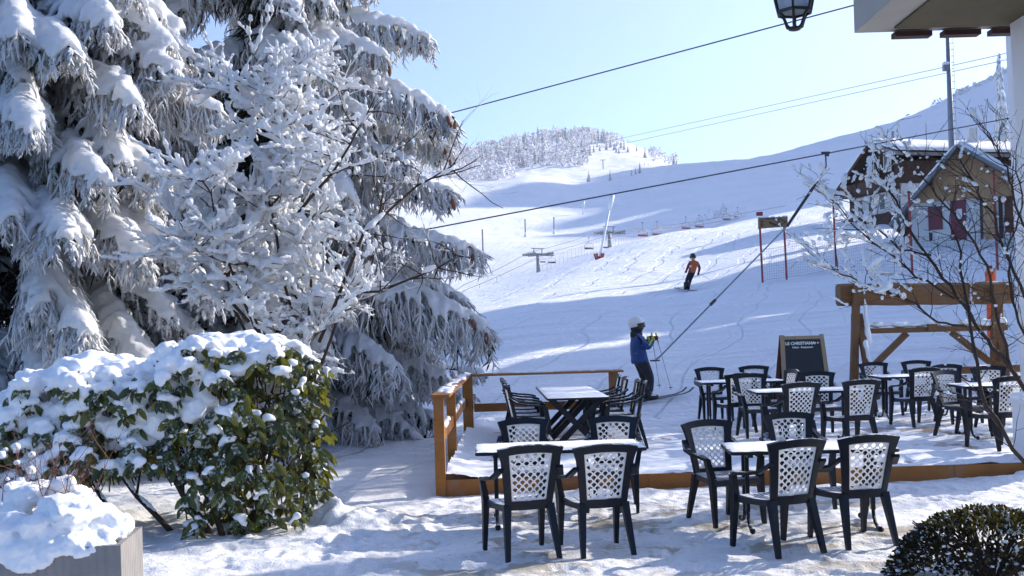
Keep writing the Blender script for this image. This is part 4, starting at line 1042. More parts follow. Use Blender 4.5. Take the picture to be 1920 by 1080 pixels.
for k in range(22):
    f = rnd.random(); c = L(1622, 640, -.5).lerp(L(1634, 690, -.7), f); sn.lump(c, rnd.uniform(.03, .06) * (1.2 - f * .6), (.8, .8, 1.4), 7, 5, 0, .15, rnd)
for k in range(14):
    c = L(1855, 606, -.1) + Vector((rnd.uniform(-.2, .25), rnd.uniform(-.1, .1), rnd.uniform(0, .06))); sn.lump(c, rnd.uniform(.05, .09), (1.2, 1.1, .8), 7, 5, 0, .15, rnd)
remesh(sn, 'snow', M['snow'], .024, 3, .01, 9, fr)

ab_p = W(1505, 700, 20.0); gz = ground(ab_p.x, 20.0)
ab = thing('chalkboard', 'black A-frame chalkboard with pale wooden frame and white lettering, standing in the snow', 'chalkboard', (ab_p.x, 20.0, gz), R(-3))
zt = W(1505, 628, 20).z - gz; w = .78; y0 = -.42
def fpt(u, v): return Vector((u * w * (1 + .16 * (1 - v)) / 2, y0 * (1 - v) - .02, zt * v))
nrm = (Vector((0, y0, 0)) - Vector((0, 0, zt))).cross(Vector((1, 0, 0))).normalized()
if nrm.y > 0: nrm = -nrm
mb = MB(); mb.solid([fpt(-.88, .06), fpt(.88, .06), fpt(.88, .94), fpt(-.88, .94)], [(0, 1, 2, 3)], .012); mb.build('board', M['blackboard'], ab)
def fbar(a, b, wd): mb = MB(); mb.bar(a, b, wd, .035, 0, nrm); mb.build('frame_rail', M['palewood'], ab)
fbar(fpt(-.93, 0), fpt(-.93, 1), .075); fbar(fpt(.93, 0), fpt(.93, 1), .075)
fbar(fpt(-.85, .965), fpt(.85, .965), .065); fbar(fpt(-.83, .05), fpt(.83, .05), .07)
mb = MB(); bk = lambda u, v: Vector((u * w * (1 + .16 * (1 - v)) / 2, .55 * (1 - v) + .03, zt * v))
mb.solid([bk(-.9, .02), bk(.9, .02), bk(.9, .98), bk(-.9, .98)], [(0, 1, 2, 3)], .012); mb.build('back_board', M['blackboard'], ab)
for q in (-.95, .95): mb = MB(); mb.bar(bk(q, 0), bk(q, 1), .07, .035, 0, (0, 1, .3)); mb.build('frame_rail', M['redwood'], ab)
def text_mesh(name, body, size, mat, parent, loc, rot, bold=0.0, font_scale=1.0):
    cu = bpy.data.curves.new(name, 'FONT'); cu.body = body; cu.size = size; cu.align_x = 'CENTER'; cu.extrude = .0015; cu.offset = bold
    o = bpy.data.objects.new('tmp', cu); COL.objects.link(o); dg = bpy.context.evaluated_depsgraph_get(); dg.update()
    me = bpy.data.meshes.new_from_object(o.evaluated_get(dg)); me.name = name; bpy.data.objects.remove(o); bpy.data.curves.remove(cu)
    me.materials.clear(); me.materials.append(mat); ob = bpy.data.objects.new(name, me); COL.objects.link(ob); ob.parent = parent; ob.location = loc; ob.rotation_euler = rot; return ob
tilt = math.atan2(-y0, zt); rx = (R(90) - tilt, 0, 0)
text_mesh('lettering', 'LE CHRISTIANA', .078, M['chalk'], ab, fpt(-.12, .875) + nrm * .012, rx, .0022)
text_mesh('lettering', 'Hôtel - Restaurant', .050, M['chalk'], ab, fpt(-.02, .83) + nrm * .012, rx, .001)
for k in range(2):
    c = fpt(.58 + .13 * k, .893) + nrm * .012; mb = MB(); ux = Vector((1, 0, 0)); uy = (fpt(0, 1) - fpt(0, 0)).normalized(); vs = []
    for i in range(10):
        a = math.pi / 2 + math.pi * i / 5; rr = .024 if i % 2 == 0 else .010; vs.append(c + ux * rr * math.cos(a) + uy * rr * math.sin(a))
    mb.add(vs + [c], [(i, (i + 1) % 10, 10) for i in range(10)]); mb.build('star', M['chalk'], ab)
pk = thing('plank_kerb', 'low wooden plank kerb half buried in snow below the log frame', 'planks', (0, 0, 0))
q0, q1 = W(1722, 697, 20.9), W(1925, 690, 20.9); pk.location = (q0.x, 20.9, 0)
for k in range(3): mb = MB(); a = q0.lerp(q1, k / 3) - Vector(pk.location); b = q0.lerp(q1, (k + .985) / 3) - Vector(pk.location); mb.bar(a, b, .05, .14); mb.build('plank', M['logx'], pk)
sm = MB(); rnd = random.Random(2)
for k in range(46): sm.lump((rnd.uniform(.1, 2.3), .25 + rnd.uniform(-.1, .25), q0.z - .02 + rnd.uniform(-.02, .05)), rnd.uniform(.08, .15), (1.6, 1.3, .55), 8, 5, 0, .1, rnd)
tag(remesh(sm, 'snow_pile', M['snow'], .035, 3, .02, 6), 'soft snow drift behind the low plank kerb', 'snow drift').location = pk.location

# white pillar and padded orange post at the right edge
M['white'] = m_plain('white_paint', (.72, .72, .74), .6, .08, 3, .15, 20)
M['orange'] = m_plain('orange_padding', (.75, .10, .02), .5, .15, 5)
wp = W(1909, 892, 12.4); pil = thing('white_pillar', 'short white pillar capped with snow at the right end of the terrace step', 'pillar', (wp.x + .2, 12.3, 0))
mb = MB(); mb.bbox((-.2, -.2, 0), (.2, .2, .84)); mb.build('shaft', M['white'], pil); mb = MB(); mb.bbox((-.24, -.24, .842), (.24, .24, .90)); mb.build('cap', M['white'], pil)
sm = MB(); rnd = random.Random(3)
for k in range(24): sm.lump((rnd.uniform(-.2, .2), rnd.uniform(-.2, .2), .92), .08, (1.3, 1.3, .6), 8, 5, 0, .1, rnd)
for k in range(24): sm.lump((rnd.uniform(-.35, .2), rnd.uniform(-.4, -.2), .03), .10, (1.3, 1.3, .7), 8, 5, 0, .1, rnd)
remesh(sm, 'snow', M['snow'], .025, 2, .01, 8, pil)
op = on_ground(1863, 700, 23.5); OPH = W(1863, 503, 23.5).z - op.z; o = thing('padded_post', 'orange padded safety post behind the right leg of the log frame', 'post', op)
mb = MB(); mb.tube([(0, 0, -.1), (0, 0, OPH + .06)], .04, 8); mb.build('pole', M['redwood'], o); mb = MB(); mb.lathe([(.02, .2), (.10, .22), (.11, .4), (.105, OPH * .5), (.11, OPH - .1), (.10, OPH - .02), (.03, OPH)], (0, 0, 0), 14); mb.build('padding', M['orange'], o, True)

# ================================================================== balcony corner of the hotel and its lantern
M['render'] = m_plain('cream_render', (.36, .345, .31), .85, .12, 3, .3, 15)
M['soffit'] = m_wood('soffit_board', (.12, .10, .05), (6, 1, 6), .7, .75)
M['darkbeam'] = m_plain('dark_beam', (.05, .022, .02), .7, .3, 6)
M['iron'] = m_plain('black_iron', (.012, .012, .014), .45, .3, 20, .2, 60)
bc_ = W(1602, 62, 9.0); hb_ = thing('hotel_balcony', 'cream hotel balcony corner with dark beam ends and white supporting column', 'balcony', (bc_.x, 9.0, bc_.z))
mb = MB(); mb.bbox((0, -5.5, .0), (6, 0, .55)); mb.build('slab', M['render'], hb_)
mb = MB(); mb.bbox((.28, -5.3, -.018), (5.9, -.16, -.002)); mb.build('soffit', M['soffit'], hb_)
for k, px in enumerate((1706, 1797, 1886)):
    x = W(px, 66, 9.0).x - bc_.x; mb = MB(); mb.bbox((x - .155, -.09, -.062), (x + .155, .01, -.019)); mb.build('beam_end', M['darkbeam'], hb_)
c0 = W(1894, 90, 12.9); xcol = c0.x - bc_.x
mb = MB(); mb.bar((xcol + .22, 3.9, 4), (xcol + .34, 3.9, -bc_.z - .05), .44, .4, 0, (0, 1, 0)); mb.build('column', M['white'], hb_)
c1 = W(1907, 40, 8.6); mb = MB(); mb.bar((c1.x - bc_.x + .2, -.4, 1.5), (c1.x - bc_.x + .34, -.4, -bc_.z), .4, .4, 0, (0, 1, 0)); mb.build('column', M['white'], hb_)

lc = W(1490, 55, 7.2); ln = thing('lantern', 'black iron lantern with textured glass hanging below the balcony', 'lantern', lc, R(12))
mb = MB()
for k in range(6):
    a = R(60 * k); ca, sa = math.cos(a), math.sin(a)
    mb.tube([(ca * .03, sa * .03, .005), (ca * .055, sa * .055, .02), (ca * .07, sa * .07, .06), (ca * .085, sa * .085, .095), (ca * .115, sa * .115, .115)], [.010, .011, .009, .009, .010], 6)
mb.lathe([(.012, -.012), (.04, -.004), (.045, .012), (.012, .022)], (0, 0, 0), 12); mb.build('base_scroll', M['iron'], ln, True)
mb = MB()
for k in range(6):
    a, b = R(60 * k), R(60 * k + 60)
    A0, B0 = Vector((math.cos(a) * .118, math.sin(a) * .118, .115)), Vector((math.cos(b) * .118, math.sin(b) * .118, .115))
    A1, B1 = Vector((math.cos(a) * .185, math.sin(a) * .185, .40)), Vector((math.cos(b) * .185, math.sin(b) * .185, .40))
    mb.bar(A0, A1, .016, .016); mb.bar(A0, B0, .018, .018); mb.bar(A1, B1, .022, .022)
mb.lathe([(.21, .405), (.20, .43), (.11, .52), (.06, .55), (.05, .60), (.01, .66)], (0, 0, 0), 6); mb.build('cage', M['iron'], ln)
m = N('lantern_glass'); m.base((.55, .62, .68)); m.rough(.25); m.p.inputs['Transmission Weight'].default_value = .6; m.bump(m.noise(60, 4, .7), .8, .01); M['lglass'] = m.mat
mb = MB(); vs = []
for z, r_ in ((.122, .112), (.395, .176)):
    for k in range(6): vs.append((math.cos(R(60 * k)) * r_, math.sin(R(60 * k)) * r_, z))
mb.add(vs, [(k, (k + 1) % 6, 6 + (k + 1) % 6, 6 + k) for k in range(6)]); mb.build('glass', M['lglass'], ln)
mb = MB(); mb.lathe([(.11, .118), (.11, .121)], (0, 0, 0), 6); mb.build('base_plate', M['lglass'], ln)
mb = MB(); e = Vector((bc_.x + .3, 7.2, bc_.z + .3)) - lc; e = Matrix.Rotation(-R(12), 3, 'Z') @ e
mb.tube([(0, 0, .64), (0, 0, .95), (.08, 0, 1.05), (e.x * .5, e.y * .5, 1.0), (e.x, e.y, .8)], [.012] * 5, 6); mb.build('bracket', M['iron'], ln, True)

# ================================================================== cables
M['cable'] = m_plain('steel_cable', (.05, .05, .06), .5, .2, 10, metal=.4)
def cable(name, label, cat, pts, r, sag=0.0, n=40, mat='cable'):
    mb = MB(); pts = [Vector(p) for p in pts]; out = []
    for a, b in zip(pts, pts[1:]):
        for i in range(n):
            f = i / n; p = a.lerp(b, f); p.z -= sag * 4 * f * (1 - f); out.append(p)
    out.append(pts[-1]); mb.tube(out, r, 6); return tag(mb.build(name, M[mat], None, True), label, cat)
HG = W(1548, 288, 26.0)
ca = W(1921, 216, 29.5); cbp = W(832, 424, 23.5); dirn = (cbp - HG).normalized()
cable('lift_cable', 'dark haul cable of the drag lift that carries the hanger over the slope', 'cable', [ca + (ca - HG).normalized() * 14, ca, HG, cbp, cbp + dirn * 5.2], .017, .0, 30)
cable('power_cable', 'thick dark overhead cable passing behind the balcony, highest of the wires', 'cable', [W(2100, -122, 19), W(1604, 9, 20.5), W(860, 208, 25), W(640, 262, 28), W(300, 340, 32)], .014, .0, 20)
wA, wB = [W(2010, 66, 70), W(1870, 104, 75), W(1180, 256, 150), W(905, 313, 220), W(500, 385, 320)], [W(2010, 82, 70), W(1870, 116, 75), W(1180, 267, 150), W(905, 322, 220), W(500, 392, 320)]
M['pale_cable'] = m_plain('pale_cable', (.34, .35, .40), .6, .1)
cable('phone_wire', 'upper one of two thin pale wires crossing the sky', 'wire', wA, .03, 0, 12, 'pale_cable'); cable('phone_wire', 'lower one of two thin pale wires crossing the sky', 'wire', wB, .03, 0, 12, 'pale_cable')

# drag-lift hanger
hg = thing('drag_lift_hanger', 'drag lift hanger with long pole pulling the skier in the blue jacket', 'lift hanger', HG)
mb = MB(); mb.box((0, 0, .02), (.20, .06, .05)); mb.box((.03, 0, -.03), (.10, .05, .07)); mb.build('grip', M['cable'], hg)
k1 = W(1549, 312, 26.0) - HG; k2 = W(1542, 326, 25.9) - HG; k3 = W(1476, 424, 25.1) - HG; k4 = W(1238, 668, 21.75) - HG; k4b = W(1228, 676, 21.65) - HG
mb = MB(); mb.tube([(0, 0, 0), k1, k2], [.018, .018, .018], 6); mb.build('arm', M['cable'], hg)
mb = MB(); mb.tube([k2, k2.lerp(k3, .2), k3], [.022, .036, .036], 8); mb.build('spring_box', M['iron'], hg)
M['greypole'] = m_plain('grey_pole', (.16, .18, .21), .5, .1)
mb = MB(); k34 = k3.lerp(k4, .62); mb.tube([k3, k34, k4, k4b], [.017, .017, .017, .018], 6); mb.build('tow_pole', M['greypole'], hg)
mb = MB(); mb.tube([k34 - (k4 - k3).normalized() * .1, k34 + (k4 - k3).normalized() * .1], .035, 8); mb.build('buffer', M['iron'], hg)
mb = MB(); mb.lathe([(.02, -.02), (.10, -.012), (.11, .01), (.02, .02)], k4b, 14); mb.build('button_seat', M['iron'], hg)

# ================================================================== sign, poles and net
M['redpole'] = m_plain('red_pole', (.30, .035, .03), .45, .2)
M['net'] = m_plain('red_net', (.28, .06, .10), .7, .2); M['bluenet'] = m_plain('dark_net', (.07, .07, .16), .7, .2)
M['signwood'] = m_wood('sign_wood', (.33, .20, .10), (1.5, 6, 6), .6, .7)
s0 = on_ground(1430, 525, 45); s1 = on_ground(1475, 514, 45.3)
sg = thing('slope_sign', 'brown carved wooden sign board on two red poles beside the piste', 'sign', s0)
zt0 = W(1424, 408, 45).z - s0.z; zt1 = W(1475, 405, 45.3).z - s0.z
for q, zt_ in ((s0, zt0), (s1, zt1)): mb = MB(); mb.tube([q - s0 - Vector((0, 0, .2)), Vector((q.x - s0.x - .06, q.y - s0.y, zt_))], .045, 8); mb.build('pole', M['redpole'], sg)
bz = [W(1422, 409, 44.85) - s0, W(1476, 406, 45.15) - s0, W(1476, 425, 45.15) - s0, W(1422, 429, 44.85) - s0]
mb = MB(); mb.solid([bz[3], bz[2], bz[1], bz[0]], [(0, 1, 2, 3)], .09); mb.build('board', M['signwood'], sg)
def bp(u, v): return (bz[0].lerp(bz[1], u)).lerp(bz[3].lerp(bz[2], u), v) + Vector((0, -.055, 0))
mb = MB()
for a, b in (((.70, .15), (.70, .92)), ((.70, .15), (.95, .5)), ((.95, .5), (.70, .9)), ((.36, .42), (.64, .80)), ((.36, .52), (.60, .86)), ((.22, .14), (.40, .14)), ((.44, .14), (.62, .16)), ((.07, .35), (.16, .35)), ((.07, .7), (.16, .7)), ((.11, .25), (.11, .8))):
    mb.bar(bp(*a), bp(*b), .03, .02, 0, (0, 1, 0))
mb.build('carving', M['darkbeam'], sg)
sm = MB(); rnd = random.Random(12)
for k in range(14): sm.lump(bz[0].lerp(bz[1], rnd.uniform(.1, .98)) + Vector((0, 0, .02)), rnd.uniform(.03, .06), (1.6, 1, .7), 7, 5, 0, .1, rnd)
mb = MB(); c = W(1424, 401, 45) - s0; mb.box(c, (.26, .10, .16)); remesh(sm, 'snow', M['snow'], .02, 1, 0, 4, sg); mb.build('lamp_box', M['redpole'], sg)
def net(name, label, pts, h, step, r, mat):
    """safety net hung between points; squares of twine"""
    mb = MB(); pts = [Vector(p) for p in pts]; seg = []
    for a, b in zip(pts, pts[1:]):
        n = max(1, int((b - a).length / step))
        for i in range(n): seg.append(a.lerp(b, i / n))
    seg.append(pts[-1]); gz = [ground(p.x, p.y) for p in seg]; m = int(h / step)
    P = lambda i, j: Vector((seg[i].x, seg[i].y + .02 * math.sin(i * .7 + j), gz[i] + .08 + (h - .08) * j / m - .06 * math.sin(i * .31) * (j / m)))
    for i in range(len(seg)): mb.tube([P(i, j) for j in range(0, m + 1)], r, 3, 0, False)
    for j in range(m + 1): mb.tube([P(i, j) for i in range(len(seg))], r * (1.8 if j in (0, m) else 1), 3, 0, False)
    return tag(mb.build(name, mat), label, 'net')
r0 = on_ground(1568, 500, 47); r1 = on_ground(1712, 484, 42)
net('safety_net', 'square-mesh safety net strung from the wooden sign to the red pole right of it', [s0 + Vector((.02, .1, 0)), s1 + Vector((0, .1, 0)), r0 + Vector((0, .1, 0))], 1.42, .11, .0032, M['bluenet'])
net('safety_net', 'square-mesh safety net between the tall red poles below the chalets', [r0 + Vector((.05, .1, 0)), r1 + Vector((0, .1, 0)), on_ground(1905, 470, 40)], 1.42, .14, .003, M['bluenet'])
def redpole(q, py, D, lab):
    o = thing('red_pole', lab, 'pole', q, 0, 'red marker poles'); mb = MB(); mb.tube([(0, 0, -.2), (-.04, 0, W(960, py, D).z - q.z)], .045, 8); mb.build('shaft', M['redpole'], o)
    mb = MB(); mb.lathe([(.03, 0), (.06, .01), (.06, .06), (.02, .08)], (-.04, 0, W(960, py, D).z - q.z), 8); mb.build('cap', M['iron'], o); return o
_z = lambda px, py, D: 0
def redpole2(px, pyb, pyt, D, lab, r=.045):
    q = on_ground(px, pyb, D); top = W(px, pyt, D); o = thing('red_pole', lab, 'pole', q, 0, 'red marker poles')
    mb = MB(); mb.tube([(0, 0, -.2), (-.05, 0, top.z - q.z)], r, 8); mb.build('shaft', M['redpole'], o)
    mb = MB(); mb.lathe([(r * .5, 0), (r * 1.3, .01), (r * 1.3, .07), (.01, .09)], (-.05, 0, top.z - q.z), 8); mb.build('cap', M['iron'], o)
redpole2(1568, 500, 382, 47, 'slim red pole left of the chalets holding up the net')
redpole2(1710, 484, 362, 42, 'tall bright red pole standing in front of the timber chalet', .05)
redpole2(1870, 478, 322, 41, 'orange-red pole in front of the chalet doors', .05)

# ================================================================== mast
mp_ = on_ground(1790, 440, 66); mt = thing('tall_mast', 'tall grey steel mast with a small snowy fitting, rising behind the chalets', 'mast', mp_)
top = W(1776, 40, 66) - mp_; M['steel'] = m_plain('grey_steel', (.22, .23, .26), .5, .15, metal=.3)
mb = MB(); mb.tube([(0, 0, -.3), top * .5, top], [.21, .17, .12], 10); mb.build('shaft', M['steel'], mt, True)
mb = MB()
for k in range(34): z = 4 + .4 * k; q = top * (z / top.z); mb.bar(q + Vector((.10, -.03, 0)), q + Vector((.32, -.03, 0)), .03, .03)
mb.tube([top * .2 + Vector((.33, -.03, 0)), top + Vector((.30, -.03, 0))], .012, 4); mb.build('rungs', M['steel'], mt)
q = W(1773, 126, 66) - mp_; mb = MB(); mb.box(q, (.30, .3, .45)); mb.build('floodlight', M['steel'], mt); sm = MB()
for k in range(6): sm.lump(q + Vector((rnd.uniform(-.12, .1), rnd.uniform(-.1, .1), .22)), .16, (1, 1, .7), 7, 5, 0, .1, rnd)
remesh(sm, 'snow', M['far_snow'], .05, 1, 0, 4, mt)

# ================================================================== chalets
M['brownclad'] = m_wood('brown_cladding', (.10, .055, .038), (14, 14, 1), .75, .6)
M['timber'] = m_wood('larch_cladding', (.62, .37, .19), (9, 9, .5), .7, .62)
M['plaster'] = m_plain('white_plaster', (.62, .61, .60), .85, .12, 2, .2, 12)
M['eave'] = m_plain('grey_eave', (.20, .19, .185), .6, .15); M['maroon'] = m_plain('maroon_paint', (.17, .035, .05), .6, .3, 3)
M['brownpaint'] = m_wood('brown_door', (.17, .065, .035), (8, 8, 1), .7, .6)
m = N('window_glass'); m.base((.03, .04, .05)); m.rough(.08); m.spec(.8); M['glass'] = m.mat
def roof_slab(mb, pts, th): mb.solid(pts, [(0, 1, 2, 3)], th)
# timber chalet: gable facing the camera
DG = 57.0
def T(px, py, d=0.0): return W(px, py, DG + d)
g0 = T(1712, 455); tc = thing('timber_chalet', 'small chalet with larch-clad gable, white lower walls, maroon doors and snowy roof', 'chalet', (g0.x, DG, g0.z), R(-25))
O = Vector(tc.location); Q = lambda px, py, d=0.0: T(px, py, d) - O
bl, br_ = Q(1708, 470), Q(1958, 462); zf = -1.0
el = Q(1708, 388).z; er = el; ap = Q(1790, 288); apx = ap.x; apz = ap.z; wl = Q(1708, 400).x; wr = 2 * apx - wl + 2.2
depth = 9.0; zb = Q(1800, 379).z
gz = lambda x: apz - abs(x - apx) * (apz - el) / (apx - wl) if x < apx else apz - (x - apx) * (apz - el) / (apx - wl) * .62
mb = MB(); mb.prism([(wl, 0, zf), (wr, 0, zf), (wr, 0, zb), (wl, 0, zb)], (0, 0, 0), (0, depth, 0)); mb.build('lower_wall', M['plaster'], tc)
ztop = [(wl, -.03, zb + .002), (wr, -.03, zb + .002), (wr, -.03, max(zb + .1, gz(wr))), (apx, -.03, apz), (wl, -.03, max(zb + .1, gz(wl)))]
mb = MB(); mb.prism(ztop, (0, 0, 0), (0, depth, 0))
for xb_ in np.arange(wl + .1, wr - .05, .22): mb.bbox((xb_ - .035, -.062, zb + .003), (xb_ + .035, -.031, max(zb + .09, gz(xb_) - .12)))
mb.build('gable', M['timber'], tc)
def slope_roof(xa, za, xb, zb_, th, mat, name, dz=0.0, y0=-1.1, y1=depth + .6, seedv=0, parent=tc):
    mb = MB(); d = Vector((xb - xa, 0, zb_ - za)).normalized(); nn = Vector((-d.z, 0, d.x)); nn = nn if nn.z > 0 else -nn
    a = Vector((xa, 0, za)) + nn * dz; b = Vector((xb, 0, zb_)) + nn * dz
    mb.prism([a + Vector((0, y0, 0)), b + Vector((0, y0, 0)), b + Vector((0, y0, 0)) + nn * th, a + Vector((0, y0, 0)) + nn * th], (0, 0, 0), (0, y1 - y0, 0)); return mb.build(name, mat, parent)
xl = wl - .95; xr = wr + .9; zl = gz(xl); zr = gz(xr)
slope_roof(xl, zl, apx, apz, .16, M['eave'], 'roof', .02); slope_roof(apx + .0, apz, xr, zr, .16, M['eave'], 'roof', .022)
def roof_snow(xa, za, xb, zb_, th, y0, y1, parent, seed):
    rnd = random.Random(seed); mb = MB(); nx, ny = 26, 26; vs = []; fs = []; d = Vector((xb - xa, 0, zb_ - za)); nn = Vector((-d.z, 0, d.x)).normalized(); nn = nn if nn.z > 0 else -nn
    for i in range(nx + 1):
        for j in range(ny + 1):
            u, v = i / nx, j / ny; e = min(u, 1 - u, v, 1 - v) * nx; t = th * min(1, .35 + .5 * e) * (1 + .2 * float(fbm(np.array([u * 4. + seed]), np.array([v * 4.]), seed, 3)[0]))
            vs.append(Vector((xa, y0 + (y1 - y0) * v, za)) + d * u + nn * t)
    for i in range(nx):
        for j in range(ny): a = i * (ny + 1) + j; fs.append((a, a + ny + 1, a + ny + 2, a + 1))
    base = [Vector((xa, y0 + (y1 - y0) * v, za)) + d * u for u, v in ((0, 0), (1, 0), (1, 1), (0, 1))]; o = len(vs)
    ring = [i * (ny + 1) for i in range(nx + 1)] + [nx * (ny + 1) + j for j in range(1, ny + 1)] + [i * (ny + 1) + ny for i in range(nx - 1, -1, -1)] + [j for j in range(ny - 1, 0, -1)]
    low = [Vector(vs[i]) - nn * th * .33 for i in ring]; vs += low
    for k in range(len(ring)): fs.append((ring[k], o + k, o + (k + 1) % len(ring), ring[(k + 1) % len(ring)]))
    mb.add(vs, fs); return mb.build('roof_snow', M['far_snow'], parent, True)
roof_snow(xl + .1, zl + .20, apx, apz + .20, .26, -1.0, depth + .5, tc, 1); roof_snow(apx, apz + .21, xr - .1, zr + .21, .34, -1.0, depth + .5, tc, 2)
mb = MB(); mb.bar(Q(1742, 345, -.5), Q(1742, 345, .4), .26, .26); mb.build('purlin', M['brownpaint'], tc)
def door(px0, py0, px1, py1, mat, name='door', win=None, proud=.06):
    a, b = Q(px0, py0), Q(px1, py1); mb = MB(); mb.bbox((a.x, -proud, b.z), (b.x, -.002, a.z)); o = mb.build(name, mat, tc)
    for k in range(1, 4): pass
    if win: c, d = Q(win[0], win[1]), Q(win[2], win[3]); mb = MB(); mb.bbox((c.x, -proud - .03, d.z), (d.x, -proud - .002, c.z)); mb.build('window', M['white'], o)
    return o
door(1738, 390, 1764, 432, M['maroon'], 'shutter'); door(1776, 380, 1805, 452, M['maroon'], 'door', (1787, 396, 1797, 414))
door(1833, 376, 1856, 452, M['timber'], 'door'); door(1857, 376, 1866, 452, M['darkbeam'], 'doorway'); door(1867, 376, 1902, 442, M['brownpaint'], 'door'); door(1826, 378, 1833, 452, M['brownpaint'], 'door_jamb')
door(1745, 386, 1753, 400, M['glass'], 'window'); door(1834, 312, 1850, 322, M['darkbeam'], 'vent', None, .09); door(1740, 436, 1746, 452, M['darkbeam'], 'vent')

# brown chalet behind, gable end to the left
DB = 74.0
def TB_(px, py, d=0.0): return W(px, py, DB + d)
b0 = TB_(1590, 385); bc2 = thing('brown_chalet', 'large dark brown chalet with balconies and broad snowy roof, behind the timber chalet', 'chalet', b0)
O2 = Vector(b0); Qb = lambda px, py, d=0.0: TB_(px, py, d) - O2
# gable wall runs back to the left; the long eaves side faces right-front
Aap = Qb(1650, 272, 3.5); eL = Qb(1584, 366, 7.0); eR = Qb(1696, 290, 0.0); zb2 = -3.0
dirL = (Vector((eL.x, eL.y, 0)) - Vector((eR.x, eR.y, 0))).normalized(); dirB = Vector((-dirL.y, dirL.x, 0)); dirB = dirB if dirB.x > 0 else -dirB
xR = Vector((eR.x, eR.y, 0)) + dirL * .6; xL = Vector((eL.x, eL.y, 0)) - dirL * .6
Lb = 11.5
def up(p, z): return Vector((p.x, p.y, z))
apm = Vector((Aap.x, Aap.y, 0)); 
gab = [up(xL, zb2), up(xR, zb2), up(xR, eR.z - .3), up(apm, Aap.z - .25), up(xL, eL.z - .1)]
mb = MB(); mb.prism(gab, (0, 0, 0), dirB * Lb); mb.build('wall', M['brownclad'], bc2)
off = -dirB * 1.0; endv = dirB * (Lb + 1.5)
def slab(p, q, z0, z1, th, mat, name):
    mb = MB(); a = up(p, z0) + off; b = up(q, z1) + off; mb.solid([a, b, b + endv, a + endv], [(0, 1, 2, 3)], th, 0, True); return mb.build(name, mat, bc2)
pL, pR = Vector((eL.x, eL.y, 0)), Vector((eR.x, eR.y, 0)) - dirL * .5
slab(pL, apm, eL.z, Aap.z, .22, M['brownclad'], 'roof'); slab(apm, pR, Aap.z + .001, eR.z, .22, M['eave'], 'roof')
def slab_snow(p, q, z0, z1, th, name):
    mb = MB(); nx = ny = 22; vs = []; fs = []; a = up(p, z0) + off; b = up(q, z1) + off
    for i in range(nx + 1):
        for j in range(ny + 1):
            u, v = i / nx, j / ny; e = min(u, 1 - u, v, 1 - v) * nx; t = .14 + th * min(1, .4 + .4 * e) * (1 + .2 * float(fbm(np.array([u * 4. + 3]), np.array([v * 4.]), 7, 3)[0])); vs.append(a.lerp(b, u) + endv * v + Vector((0, 0, t)))
    for i in range(nx):
        for j in range(ny): k = i * (ny + 1) + j; fs.append((k, k + ny + 1, k + ny + 2, k + 1))
    mb.solid(vs, fs, .12, 0, True); return mb.build(name, M['far_snow'], bc2, True)
slab_snow(pL, apm, eL.z, Aap.z, .2, 'roof_snow'); slab_snow(apm, pR, Aap.z + .02, eR.z, .34, 'roof_snow')
outn = -dirB
def on_gable(u0, u1, z0, z1, mat, name, proud=.06, parent=None):
    a = xL.lerp(xR, u0); b = xL.lerp(xR, u1); mb = MB(); mb.prism([up(a, z0) + outn * .002, up(b, z0) + outn * .002, up(b, z1) + outn * .002, up(a, z1) + outn * .002], (0, 0, 0), outn * proud); return mb.build(name, mat, parent or bc2)
for u0, u1, z0, z1 in ((.52, .62, 2.2, 3.5), (.72, .86, 2.5, 3.9), (.18, .30, -.3, 1.0), (.40, .52, -.2, 1.1), (.62, .74, -.2, 1.1)):
    f = on_gable(u0, u1, z0, z1, M['white'], 'window', .08); on_gable(u0 + .015, u1 - .015, z0 + .12, z1 - .12, M['glass'], 'pane', .10, f)
on_gable(.02, 1.0, 1.15, 2.0, M['brownclad'], 'balcony', .9); on_gable(.08, .98, -1.4, -.5, M['brownclad'], 'balcony', .9); on_gable(.1, .99, -.45, 1.12, M['plaster'], 'wall_band', .02)
sideN = -dirL
mb = MB(); a = xR; bq = xR + dirB * Lb; mb.prism([up(a, -3), up(bq, -3), up(bq, 1.5), up(a, 1.5)], sideN * .002, sideN * .05); mb.build('wall_band', M['plaster'], bc2)
mb = MB(); c = apm + dirB * 7.2; mb.box(up(c, Aap.z + .45) - dirL * .9, (.55, .55, 1.5)); mb.build('chimney', M['plaster'], bc2)
mb = MB(); mb.tube([Qb(1674, 280, 6), Qb(1674, 246, 6)], .11, 8); mb.build('flue', M['steel'], bc2)
d0 = W(1880, 285, 86); dc = thing('dark_roof_hut', 'dark low hut roof edged with snow behind the chalets', 'hut', d0)
mb = MB(); mb.bbox((-3, 0, -6), (1.5, 4, 0)); mb.build('wall', M['brownclad'], dc); mb = MB(); mb.bbox((-3.4, -.4, .002), (1.9, 4.4, .3)); mb.build('roof', M['brownclad'], dc); mb = MB(); mb.bbox((-3.4, -.4, .302), (1.9, 4.4, .42)); mb.build('roof_snow', M['far_snow'], dc)

